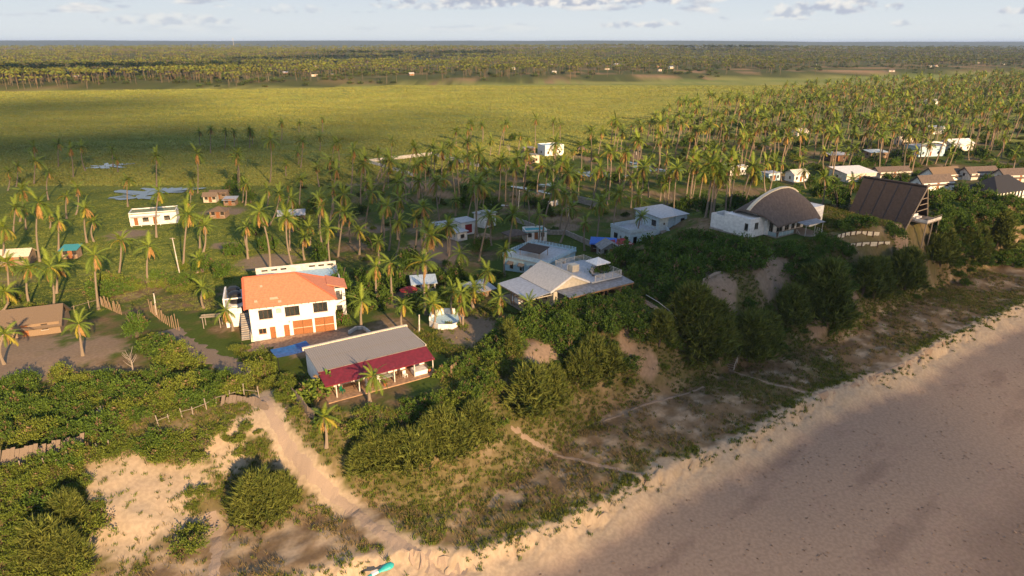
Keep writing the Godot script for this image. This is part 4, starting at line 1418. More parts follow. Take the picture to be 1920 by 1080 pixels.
func open_hut(called, label, p, rot, w, d, h, rise, rm):       # posts under a pyramid roof
	var t = thing(called, label, "shelter", placed(p, rot))
	for x in [-1, 1]:
		for z in [-1, 1]: part(t, "post", MB.new().tube([Vector3(x * w * 0.42, -0.4, z * d * 0.42), Vector3(x * w * 0.42, h + 0.1, z * d * 0.42)], [0.09, 0.08], 6).done(), M.post)
	var r = MB.new()
	var c = [Vector3(-w / 2, h, d / 2), Vector3(w / 2, h, d / 2), Vector3(w / 2, h, -d / 2), Vector3(-w / 2, h, -d / 2)]
	for i in 4: r.tri(c[i], Vector3(0, h + rise, 0), c[(i + 1) % 4])
	for i in 4: r.tri(c[i] - Vector3(0, 0.2, 0), Vector3(0, h + rise - 0.25, 0), c[(i + 1) % 4] - Vector3(0, 0.2, 0))
	for i in 4: r.quad(c[i], c[(i + 1) % 4], c[(i + 1) % 4] - Vector3(0, 0.2, 0), c[i] - Vector3(0, 0.2, 0))
	part(t, "roof", r.done(), rm)
	keep_clear.append(Vector3(p.x, maxf(w, d) * 0.6, p.z))
	return t

func yard_wall(label, px, h, th, m, called = "yard_wall"):      # a low wall along ground pixels, one panel per bay between piers
	var pts = []
	for q in px: pts.append(G(q[0], q[1]))
	var t = thing(called, label, "wall", Transform3D(Basis(), pts[0]))
	for i in range(pts.size() - 1):
		var n = maxi(1, int(pts[i].distance_to(pts[i + 1]) / 3.2))
		for k in n:
			var a = pts[i].lerp(pts[i + 1], float(k) / n)
			var c = pts[i].lerp(pts[i + 1], (k + 1.0) / n)
			var x = Vector3(c.x - a.x, 0, c.z - a.z)
			var tr = Transform3D(Basis(x.normalized(), Vector3.UP, x.normalized().cross(Vector3.UP)), a - pts[0])
			part(t, "panel", MB.new().box(Vector3(0.1, -0.6, -th / 2), Vector3(x.length() - 0.1, h + (c.y - a.y) * 0.5, th / 2)).done(), m, tr)
			part(t, "pier", MB.new().box(Vector3(-0.12, -0.6, -th / 2 - 0.04), Vector3(0.12, h + 0.1, th / 2 + 0.04)).done(), m, tr)

# ---- the houses
func make_houses():
	orange_house()
	annex()
	pale_house()
	blue_house()
	two_storey()
	arched_house()
	steep_house()
	others()
	for q in [[1590, 450, 3.2], [1620, 452, 3.4], [1650, 452, 3.0], [1600, 466, 3.0], [1640, 466, 3.2], [1235, 590, 2.6], [1215, 574, 2.0], [1355, 684, 2.0]]:      # terraces and stairs stay free of bushes
		var p = G(q[0], q[1])
		keep_clear.append(Vector3(p.x, q[2], p.z))

func orange_house():
	var tr = frame([475, 640], [630, 620], 0.0, 0.0)
	var t = thing("orange_roofed_house", "white two-storey house with orange tiled roof and timber garage doors", "house", tr)
	var W = 12.8
	var D = 9.6
	var H = 5.75
	var fr = [[1.3, 3.5, 3.35, 5.05], [5.2, 3.5, 7.4, 5.1], [9.5, 3.6, 11.7, 5.2], [1.0, 1.05, 2.15, 1.95], [2.65, 0.05, 3.5, 2.05], [4.75, 0.05, 5.6, 2.1], [6.15, 0.05, 9.15, 2.6], [9.5, 0.05, 12.5, 2.65]]
	var b = MB.new()
	shell(b, W, D, H, fr, [[1.2, 3.4, 2.4, 4.8]], [[2, 3.4, 3.6, 4.8], [8, 3.4, 9.6, 4.8]], [[1.0, 3.0, 2.0, 5.0]])
	part(t, "wall", b.done(), M.white)
	part(t, "floor_slab", MB.new().box(Vector3(0.21, 2.75, -D + 0.21), Vector3(W - 0.21, 2.95, -0.21)).done(), M.grey)
	for i in 3: window(t, Transform3D(Basis(), Vector3(fr[i][0], fr[i][1], 0)), fr[i][2] - fr[i][0], fr[i][3] - fr[i][1], 3, M.brown)
	window(t, Transform3D(Basis(), Vector3(1.0, 1.05, 0)), 1.15, 0.9, 2, M.wood)
	window(t, Transform3D(Basis(Vector3.UP, PI / 2), Vector3(W, 3.4, -0.2 - 1.2)), 1.2, 1.4, 2, M.brown)
	for i in [4, 5]: door(t, Transform3D(Basis(), Vector3(fr[i][0], fr[i][1], 0)), 0.85, fr[i][3] - 0.05, M.wood)
	for i in [6, 7]:
		for k in 2:
			var g = part(t, "garage_door", MB.new().done() if false else garage_leaf(), M.wood, Transform3D(Basis(), Vector3(fr[i][0] + 1.5 * k, 0.06, 0)))
			part(g, "rail", MB.new().box(Vector3(0.06, 1.2, -0.058), Vector3(1.44, 1.28, -0.03)).done(), M.cream)
	part(t, "air_conditioner", MB.new().box(Vector3(4.0, 4.35, 0.0), Vector3(4.7, 4.95, 0.28)).lathe([Vector2(0, 0), Vector2(0.2, 0.0), Vector2(0.2, 0.04), Vector2(0, 0.04)], Vector3(4.35, 4.96, 0.14), 12).done(), M.cream)
	part(t, "wall_lamp", MB.new().box(Vector3(5.6, 2.45, 0), Vector3(5.72, 2.75, 0.12)).done(), M.black)
	# roof: gable on the stairs' side, hip on the other
	var e = 0.45
	var y0 = 5.6
	var rl = Vector3(-0.5, 9.0, -D / 2)
	var rr = Vector3(7.4, 9.0, -D / 2)
	var r = MB.new()
	roof_courses(r, Vector3(-0.5, y0, e), Vector3(W + e, y0, e), rr, rl)
	roof_courses(r, Vector3(W + e, y0, -D - e), Vector3(-0.5, y0, -D - e), rl, rr)
	roof_courses(r, Vector3(W + e, y0, e), Vector3(W + e, y0, -D - e), rr, rr)
	r.quad(Vector3(-0.5, y0 - 0.06, e), Vector3(W + e, y0 - 0.06, e), Vector3(W + e, y0 - 0.06, -D - e), Vector3(-0.5, y0 - 0.06, -D - e))
	r.tri(Vector3(0.05, y0, 0), Vector3(0.05, y0, -D), Vector3(0.05, 8.85, -D / 2))
	var ro = part(t, "roof", r.done(), M.tile)
	var ln = MB.new()
	ln.tube([rl + Vector3(-0.05, 0.05, 0), rr + Vector3(0, 0.05, 0)], [0.14, 0.14], 6)
	part(ro, "ridge_cap", ln.done(), M.tiledark)
	part(ro, "ridge_cap", MB.new().tube([rr + Vector3(0, 0.04, 0), Vector3(W + e, y0 + 0.05, e)], [0.13, 0.13], 6).done(), M.tiledark)
	part(ro, "ridge_cap", MB.new().tube([rr + Vector3(0, 0.04, 0), Vector3(W + e, y0 + 0.05, -D - e)], [0.13, 0.13], 6).done(), M.tiledark)
	part(ro, "verge", MB.new().slab(Vector3(-0.75, y0 - 0.05, e), Vector3(-0.4, y0 + 0.12, e), Vector3(-0.4, 9.12, -D / 2), Vector3(-0.75, 8.98, -D / 2), 0.2).done(), M.tiledark)
	# pale mended patches among the tiles
	for q in [[0.9, 0.16, 0.5], [3.2, 0.2, 1.3], [4.4, 0.08, 0.5], [1.9, 0.62, 0.4]]:
		var lo = Vector3(q[0], lerpf(y0, 9.0, q[1]) + 0.1, lerpf(e, -D / 2, q[1]))
		var hi = Vector3(q[0], lerpf(y0, 9.0, q[1] + 0.07) + 0.1, lerpf(e, -D / 2, q[1] + 0.07))
		part(ro, "patch", MB.new().slab(lo, lo + Vector3(q[2], 0, 0), hi + Vector3(q[2] * 0.9, 0, 0), hi, 0.03).done(), M.fadedtile)
	for i in 12: part(t, "rafter_end", MB.new().box(Vector3(0.5 + i * 1.05, 5.36, 0.02), Vector3(0.6 + i * 1.05, 5.5, 0.42)).done(), M.cream)
	# side porch on the right with its own orange roof
	var pb = MB.new()
	shell(pb, 2.2, 4.2, 5.3, [[0.4, 0.1, 1.6, 2.3], [0.5, 3.2, 1.7, 4.9]], [[0.8, 3.2, 2.8, 4.8]], [], [])
	part(t, "porch", pb.done(), M.white, Transform3D(Basis(), Vector3(W + 0.003, 0, -5.4)))
	part(t, "porch_roof", MB.new().slab(Vector3(W - 0.6, 6.4, -5.0), Vector3(W + 2.6, 5.35, -5.0), Vector3(W + 2.6, 5.35, -10), Vector3(W - 0.6, 6.4, -10), 0.12).done(), M.tile)
	# stairs up the left gable and the tank terrace behind
	for i in 15: part(t, "stair_step", MB.new().box(Vector3(-1.75, -0.6 + 0.2 * i - 0.5, -0.4 - 0.42 * (i + 1)), Vector3(-0.32, -0.4 + 0.2 * i, -0.4 - 0.42 * i)).done(), M.grey if i % 2 else M.concrete)
	part(t, "stair_wall", MB.new().hexa([Vector3(-0.3, -0.8, -6.9), Vector3(-0.02, -0.8, -6.9), Vector3(-0.02, -0.8, -0.1), Vector3(-0.3, -0.8, -0.1), Vector3(-0.3, 3.4, -6.9), Vector3(-0.02, 3.4, -6.9), Vector3(-0.02, 0.5, -0.1), Vector3(-0.3, 0.5, -0.1)]).done(), M.cream)
	var tb = MB.new()
	tb.wall(Transform3D(Basis(), Vector3(-4.2, -1, -7.2)), 4.1, 4.6, [[2.6, 3.0, 3.8, 4.4]], 0.25)
	tb.box(Vector3(-4.2, -1, -13.4), Vector3(-3.95, 5.0, -7.46))
	tb.box(Vector3(-3.94, 3.4, -13.4), Vector3(-0.12, 3.6, -7.46))
	tb.box(Vector3(-4.2, 3.61, -7.44), Vector3(-4.0, 5.0, -7.2))
	tb.box(Vector3(-3.98, 4.75, -7.42), Vector3(-0.75, 4.95, -7.22))
	tb.box(Vector3(-3.94, -1, -13.4), Vector3(-0.12, 4.2, -13.2))
	part(t, "tank_terrace", tb.done(), M.white)
	for k in 2: part(t, "water_tank", MB.new().lathe([Vector2(0, 0), Vector2(1.0, 0), Vector2(1.04, 0.5), Vector2(1.0, 0.55), Vector2(1.04, 1.0), Vector2(1.0, 1.05), Vector2(1.0, 1.6), Vector2(0.7, 1.85), Vector2(0.3, 1.95), Vector2(0, 1.95)], Vector3(-2.4 - 0.3 * k, 3.61, -9.0 - 2.4 * k), 20).done(), M.black)
	clear(tr, 6, -5, 8.5)
	clear(tr, 6, 2.0, 7)
	clear(tr, -2, -4, 3.5)
	clear(tr, -2, -10, 4)
	# flat-roofed block behind, with slots in its parapet
	var t2 = thing("flat_roofed_block", "pale flat-roofed block with slotted parapet behind the orange-roofed house", "house", tr * Transform3D(Basis(), Vector3(0.5, 0, -11.8)))
	var q = MB.new()
	shell(q, 14.6, 12.2, 3.2, [], [[2, 1, 3.5, 2.2]], [], [])
	part(t2, "wall", q.done(), M.offwhite)
	part(t2, "roof", MB.new().box(Vector3(0.22, 3.0, -12.0), Vector3(14.4, 3.19, -0.22)).done(), M.paleblue)
	var slots = []
	for k in 3: slots.append([1.0 + 1.7 * k, 0.45, 2.1 + 1.7 * k, 0.8])
	for k in 3: slots.append([9.6 + 1.7 * k, 0.45, 10.7 + 1.7 * k, 0.8])
	part(t2, "parapet", MB.new().wall(Transform3D(Basis(), Vector3(0, 3.2, -11.98)), 14.6, 1.25, slots, 0.22).box(Vector3(14.4, 3.2, -11.97), Vector3(14.62, 3.75, 0)).done(), M.offwhite)
	clear(tr, 4, -18, 8.5)
	clear(tr, 11, -18, 8.5)
	sheet("yard_paving", tr * Vector3(6.5, 0.22, 3.0), 8.0, 2.9, rad_to_deg(tr.basis.get_euler().y), M.patio, 0.0, 0.1)

func garage_leaf():
	var b = MB.new()
	for i in 8: b.box(Vector3(0.02 + i * 0.183, 0.0, -0.12), Vector3(0.195 + i * 0.183, 2.5, -0.06 + 0.012 * (i % 2)))
	return b.done()

func roof_courses(b, a, e, c, d):       # courses of tiles laid over each other from the eave a-e up to d-c
	var n = 16
	var up = (e - a).cross(d - a).normalized()
	if up.y < 0: up = -up
	for i in n:
		var u0 = float(i) / n
		var u1 = (i + 1.0) / n
		var l0 = a.lerp(d, u0)
		var r0 = e.lerp(c, u0)
		var l1 = a.lerp(d, u1)
		var r1 = e.lerp(c, u1)
		b.quad(l0 + up * 0.07, l1 + up * 0.01, r1 + up * 0.01, r0 + up * 0.07)
		b.quad(l0, l0 + up * 0.07, r0 + up * 0.07, r0)

func annex():
	var tr = frame([608, 723], [808, 672], 2.3, 0.0)
	var L = 15.6
	var t = thing("long_annex", "long low annex with ribbed grey roof behind a maroon awning", "house", tr)
	var b = MB.new()
	shell(b, L - 0.4, 6.2, 3.05, [[0.8, 0.1, 1.8, 2.1], [3.0, 0.9, 4.6, 2.0], [6.2, 0.1, 7.4, 2.1], [9.0, 0.9, 10.6, 2.0], [12.2, 0.1, 13.4, 2.1]], [], [[2, 1, 3.4, 2], [6, 1, 7.4, 2], [11, 1, 12.4, 2]], [])
	part(t, "wall", b.done(), M.white, Transform3D(Basis(), Vector3(0.2, 0, -3.0)))
	for o in [[0.8, 1.0], [6.2, 1.2], [12.2, 1.2]]: door(t, Transform3D(Basis(), Vector3(0.2 + o[0], 0.1, -3.0)), o[1], 2.0, M.wood)
	for o in [3.0, 9.0]: window(t, Transform3D(Basis(), Vector3(0.2 + o, 0.9, -3.0)), 1.6, 1.1, 2, M.brown)
	# the roof is laid in separate ribbed sheets
	for k in 13:
		var x0 = 0.05 + k * (L - 0.1) / 13
		var x1 = 0.05 + (k + 1) * (L - 0.1) / 13
		for r in 2:
			var s = MB.new()
			var ya = 3.1 + 0.26 * r
			var za = -2.75 - 3.3 * r
			var j = 0.015 * (k % 2) + 0.035 * r
			ribbed(s, Vector3(x0, ya + j, za + 0.15), Vector3(x1, ya + j, za + 0.15), Vector3(x1, ya + 0.26 + j, za - 3.3), Vector3(x0, ya + 0.26 + j, za - 3.3), 4, 0.1)
			part(t, "roof_sheet", s.done(), M.fibre)
	part(t, "ridge_beam", MB.new().box(Vector3(-0.1, 3.4, -9.85), Vector3(L + 0.1, 3.82, -9.42)).done(), M.cream)
	part(t, "eave_board", MB.new().box(Vector3(L + 0.003, 3.0, -9.4), Vector3(L + 0.12, 3.3, -2.7)).done(), M.cream)
	var aw = part(t, "awning", MB.new().slab(Vector3(0, 2.32, 0.35), Vector3(L, 2.32, 0.35), Vector3(L, 3.12, -2.9), Vector3(0, 3.12, -2.9), 0.05).done(), M.maroon)
	part(aw, "valance", MB.new().box(Vector3(0.02, 2.16, 0.31), Vector3(L - 0.02, 2.3, 0.36)).done(), M.maroon)
	for x in [1.5, 4.6, 9.6, 12.6, 15.4]: part(t, "post", MB.new().box(Vector3(x - 0.07, -0.2, -0.1), Vector3(x + 0.07, 2.4, 0.04)).done(), M.offwhite)
	part(t, "patio", MB.new().box(Vector3(0.1, -0.5, -3.0), Vector3(L, 0.12, 0.9)).done(), M.patio)
	for x in [2, 6, 10, 14]: clear(tr, x, -3, 5.2)
	var gg = "patio furniture under the awning"
	# white daybed, tables, chairs, pots and one person
	var p = tr * Transform3D(Basis(), Vector3(13.6, 0.125, -0.8))
	var bed = thing("daybed", "white cloth-covered daybed under the end of the awning", "daybed", p, gg)
	part(bed, "base", MB.new().box(Vector3(-0.95, 0, -0.75), Vector3(0.95, 0.4, 0.75)).done(), M.white)
	part(bed, "mattress", MB.new().box(Vector3(-1.0, 0.403, -0.8), Vector3(1.0, 0.66, 0.8)).done(), M.white)
	for q in [[9.0, -0.9, "pale glass-topped table near the middle awning post"], [3.6, -1.2, "dark wooden table under the left half of the awning"]]:
		var tb = thing("table", q[2], "table", tr * Transform3D(Basis(), Vector3(q[0], 0.125, q[1])), gg)
		part(tb, "top", MB.new().box(Vector3(-0.8, 0.7, -0.45), Vector3(0.8, 0.76, 0.45)).done(), M.panel if q[0] > 8 else M.brown)
		for x in [-0.7, 0.7]:
			for z in [-0.36, 0.36]: part(tb, "leg", MB.new().box(Vector3(x - 0.04, 0, z - 0.04), Vector3(x + 0.04, 0.7, z + 0.04)).done(), M.brown)
	for q in [[2.5, -0.8, 0.6, "green", "green plastic chair on the patio"], [4.9, -1.0, -0.8, "brown", "dark wooden chair at the patio table"], [7.9, -1.2, 0.4, "white", "white chair left of the glass-topped table"], [10.4, -1.0, -1.2, "brown", "wooden chair right of the glass-topped table"], [11.4, -0.6, 0.2, "white", "white chair beside the daybed"]]:
		var c = thing("chair", q[4], "chair", tr * Transform3D(Basis(Vector3.UP, q[2]), Vector3(q[0], 0.125, q[1])), gg)
		part(c, "seat", MB.new().box(Vector3(-0.25, 0.42, -0.25), Vector3(0.25, 0.48, 0.25)).done(), M[q[3]])
		part(c, "backrest", MB.new().box(Vector3(-0.25, 0.481, -0.27), Vector3(0.25, 0.95, -0.21)).done(), M[q[3]])
		for x in [-0.22, 0.22]:
			for z in [-0.22, 0.22]: part(c, "leg", MB.new().box(Vector3(x - 0.03, 0, z - 0.03), Vector3(x + 0.03, 0.42, z + 0.03)).done(), M[q[3]])
	for q in [[15.0, -0.3, "orange clay pot at the end of the patio"], [8.1, 0.3, "yellow-brown clay pot by the small palm"]]:
		var pot = thing("flower_pot", q[2], "pot", tr * Transform3D(Basis(), Vector3(q[0], 0.125, q[1])))
		part(pot, "bowl", MB.new().lathe([Vector2(0, 0), Vector2(0.16, 0), Vector2(0.26, 0.3), Vector2(0.2, 0.46), Vector2(0.25, 0.5), Vector2(0.16, 0.5), Vector2(0.14, 0.4), Vector2(0, 0.4)], Vector3.ZERO, 12).done(), M.terracotta)
		part(pot, "plant", bush_mesh(41, 0.3, 0.35, 12, 8, 0.14, Color(0.06, 0.1, 0.02), Color(0.12, 0.15, 0.03)), M.leaf, Transform3D(Basis(), Vector3(0, 0.45, 0)))
	var person = tag(part(self, "person", person_mesh(), M.skin, tr * Transform3D(Basis(Vector3.UP, 0.5), Vector3(5.7, 0.125, -0.35))), "person in pale top and white shorts standing under the maroon awning", "person")
	# blue printed shade sail on posts
	var ts = frame([520, 672], [585, 655], 2.4, 0.0)
	var s2 = thing("shade_canopy", "dark blue printed shade canopy between the white house and annex", "canopy", ts)
	var cl = MB.new()
	for i in 10:
		for j in 6:
			var f = func(a, c): return Vector3(a * 0.53, 2.5 - 0.14 * sin(a * 0.31) - 0.1 * sin(c * 0.5), -c * 0.55)
			cl.quad(f.call(i, j), f.call(i, j + 1), f.call(i + 1, j + 1), f.call(i + 1, j))
	part(s2, "cloth", cl.done(), M.bluetarp)
	for k in [[0.05, 0], [5.25, 0], [5.25, -3.25], [0.05, -3.25]]: part(s2, "post", MB.new().tube([Vector3(k[0], -0.3, k[1]), Vector3(k[0], 2.5, k[1])], [0.05, 0.05], 6).done(), M.black)
	clear(ts, 2.6, -1.6, 3.6)
	# lawn in front of the annex
	var lw = tr * Vector3(8.0, 0, 3.2)
	keep_clear.append(Vector3(lw.x, 3.0, lw.z))
	var lw2 = tr * Vector3(3.5, 0, 3.0)
	keep_clear.append(Vector3(lw2.x, 2.6, lw2.z))
	var lw3 = tr * Vector3(12.5, 0, 3.0)
	keep_clear.append(Vector3(lw3.x, 2.6, lw3.z))

func pale_house():
	var tr = frame([1067, 557], [1184, 529], 4.6, 2.0)
	var t = thing("pale_roofed_house", "single-storey house with pale gabled roof, verandas and a railed roof terrace", "house", tr)
	var b = MB.new()
	shell(b, 14.4, 9.0, 2.9, [[2.4, 0.1, 4.4, 2.2], [6.2, 0.1, 7.6, 2.2], [9.2, 0.1, 11.2, 2.2], [12.2, 0.6, 13.2, 2.0]], [[2, 0.8, 3.4, 2]], [], [[2, 0.1, 4, 2.2], [6, 0.8, 7.4, 2.0]], -2.0)
	part(t, "wall", b.done(), M.cream, Transform3D(Basis(), Vector3(-1.2, 0, -3.2)))
	for o in [[2.4, 2.0], [6.2, 1.4], [9.2, 2.0]]: window(t, Transform3D(Basis(), Vector3(-1.2 + o[0], 0.1, -3.2)), o[1], 2.1, 2, M.weathered)
	window(t, Transform3D(Basis(), Vector3(11.0, 0.6, -3.2)), 1.0, 1.4, 1, M.weathered)
	# gabled roof of the main room
	var r = MB.new()
	var zf = -2.9
	var zb = -12.4
	for sg in 2:
		var x = -1.7 if sg == 0 else 7.3
		for k in 12:
			var z0 = lerpf(zf, zb, k / 12.0)
			var z1 = lerpf(zf, zb, (k + 1) / 12.0) + 0.012
			r.slab(Vector3(x, 2.92, z0), Vector3(2.8, 5.1, z0), Vector3(2.8, 5.1, z1), Vector3(x, 2.92, z1), 0.1 + 0.012 * (k % 2))
	var ro = part(t, "roof", r.done(), M.paperroof)
	part(ro, "ridge_cap", MB.new().tube([Vector3(2.8, 5.1, zf + 0.05), Vector3(2.8, 5.1, zb - 0.05)], [0.09, 0.09], 6).done(), M.cream)
	part(ro, "barge_board", MB.new().slab(Vector3(-1.75, 2.8, zf + 0.08), Vector3(2.8, 5.0, zf + 0.08), Vector3(2.8, 5.0, zf + 0.003), Vector3(-1.75, 2.8, zf + 0.003), 0.22).slab(Vector3(7.35, 2.8, zf + 0.08), Vector3(2.8, 5.0, zf + 0.08), Vector3(2.8, 5.0, zf + 0.003), Vector3(7.35, 2.8, zf + 0.003), 0.22).done(), M.white)
	part(t, "gable", MB.new().hexa([Vector3(-1.2, 2.85, -3.3), Vector3(6.9, 2.85, -3.3), Vector3(6.9, 2.85, -3.1), Vector3(-1.2, 2.85, -3.1), Vector3(2.75, 4.95, -3.3), Vector3(2.85, 4.95, -3.3), Vector3(2.85, 4.95, -3.1), Vector3(2.75, 4.95, -3.1)]).done(), M.cream)
	# verandas
	part(t, "veranda_roof", MB.new().slab(Vector3(0, 2.55, 0.1), Vector3(14.2, 2.55, 0.1), Vector3(14.2, 2.9, -3.3), Vector3(-0.6, 2.9, -3.3), 0.1).done(), M.slateroof)
	part(t, "eave_beam", MB.new().box(Vector3(0, 2.26, 0.0), Vector3(14.2, 2.44, 0.16)).done(), M.post)
	part(t, "side_veranda_roof", MB.new().slab(Vector3(-6.3, 2.45, -2.9), Vector3(-1.35, 2.85, -2.9), Vector3(-1.35, 2.85, -12.4), Vector3(-6.3, 2.45, -12.4), 0.1).done(), M.zinc)
	part(t, "side_beam", MB.new().box(Vector3(-6.3, 2.2, -12.3), Vector3(-6.15, 2.36, -2.95)).done(), M.post)
	part(t, "side_beam", MB.new().box(Vector3(-6.14, 2.24, -3.08), Vector3(-1.25, 2.38, -2.94)).done(), M.cream)
	for x in [0.2, 0.9, 3.6, 4.6, 7.6, 8.4, 11.4, 12.4, 14.0, 15.3]: part(t, "post", MB.new().tube([Vector3(x, -2.2, -0.1 - 0.7 * (1 if x == 15.3 else 0)), Vector3(x, 2.4, -0.1 - 0.7 * (1 if x == 15.3 else 0))], [0.11, 0.1], 7).done(), M.post)
	for z in [-3.1, -4.0, -7.4, -8.2, -12.0]: part(t, "post", MB.new().tube([Vector3(-6.1, -2.0, z), Vector3(-6.1, 2.3, z)], [0.11, 0.1], 7).done(), M.post)
	part(t, "pier", MB.new().box(Vector3(-1.2, -2.0, -3.19), Vector3(-0.4, 2.8, -2.7)).done(), M.cream)
	part(t, "deck", MB.new().box(Vector3(-6.3, -0.2, -12.3), Vector3(-1.22, 0.0, -2.9)).box(Vector3(-0.3, -0.2, -3.18), Vector3(14.4, 0.0, 0.0)).done(), M.weathered)
	var sofa = thing("sofa", "white sofa on the side veranda of the pale-roofed house", "sofa", tr * Transform3D(Basis(Vector3.UP, PI / 2), Vector3(-4.8, 0.003, -8.5)))
	part(sofa, "seat", MB.new().box(Vector3(-1.2, 0, -0.45), Vector3(1.2, 0.45, 0.45)).done(), M.white)
	part(sofa, "backrest", MB.new().box(Vector3(-1.2, 0.453, -0.45), Vector3(1.2, 0.85, -0.2)).done(), M.white)
	# roof terrace
	part(t, "terrace_floor", MB.new().box(Vector3(6.6, 2.95, -13.2), Vector3(13.4, 3.25, -2.3)).done(), M.zinc)
	part(t, "terrace_base", MB.new().wall(Transform3D(Basis(), Vector3(13.2, -2.0, -12.2)), 0.2, 4.94, [], 1.0).box(Vector3(6.7, -2, -13.1), Vector3(13.2, 2.94, -12.3)).done(), M.cream)
	railing(t, [Vector3(7.4, 3.25, -2.4), Vector3(13.3, 3.25, -2.4), Vector3(13.3, 3.25, -13.1), Vector3(6.7, 3.25, -13.1), Vector3(6.7, 3.25, -9.5)], 1.0, M.offwhite, 4, 2.0)
	part(t, "stair_box", MB.new().box(Vector3(6.9, 3.253, -9.6), Vector3(8.4, 4.5, -8.2)).done(), M.cream)
	var um = thing("parasol", "white square parasol on the railed roof terrace", "parasol", tr * Transform3D(Basis(), Vector3(11.4, 3.253, -6.6)))
	part(um, "pole", MB.new().tube([Vector3.ZERO, Vector3(0, 2.5, 0)], [0.05, 0.04], 6).done(), M.offwhite)
	var cp = MB.new()
	for i in 4:
		var a0 = Vector3(1.6, 1.75, 1.6).rotated(Vector3.UP, PI / 2 * i)
		var a1 = Vector3(1.6, 1.75, 1.6).rotated(Vector3.UP, PI / 2 * (i + 1))
		var m0 = Vector3(0.35, 2.4, 0.35).rotated(Vector3.UP, PI / 2 * i)
		var m1 = Vector3(0.35, 2.4, 0.35).rotated(Vector3.UP, PI / 2 * (i + 1))
		cp.quad(a0, m0, m1, a1)
		cp.tri(m0, Vector3(0, 2.62, 0), m1)
		cp.quad(a0, a1, a1 - Vector3(0, 0.16, 0), a0 - Vector3(0, 0.16, 0))
	part(um, "canopy", cp.done(), M.white)
	for k in 3:
		var lg = thing("sun_lounger", "grey sun lounger beside the roof terrace parasol", "lounger", tr * Transform3D(Basis(Vector3.UP, 0.3 - 0.15 * k), Vector3(9.0 + 1.1 * k - 0.4 * (k % 2), 3.253, -4.6 - 0.8 * k)), "loungers on the roof terrace")
		part(lg, "seat", MB.new().box(Vector3(-0.3, 0.28, -0.2), Vector3(0.3, 0.36, 1.2)).done(), M.grey)
		part(lg, "backrest", MB.new().slab(Vector3(-0.3, 0.36, -0.2), Vector3(0.3, 0.36, -0.2), Vector3(0.3, 1.0, -0.75), Vector3(-0.3, 1.0, -0.75), 0.06).done(), M.grey)
		for x in [-0.26, 0.26]:
			for z in [-0.1, 1.1]: part(lg, "leg", MB.new().box(Vector3(x - 0.03, 0, z - 0.03), Vector3(x + 0.03, 0.28, z + 0.03)).done(), M.brown)
	for q in [[0, -6], [6, -6], [11, -6], [-3, -7], [5, -11], [10, -11]]: clear(tr, q[0], q[1], 4.6)

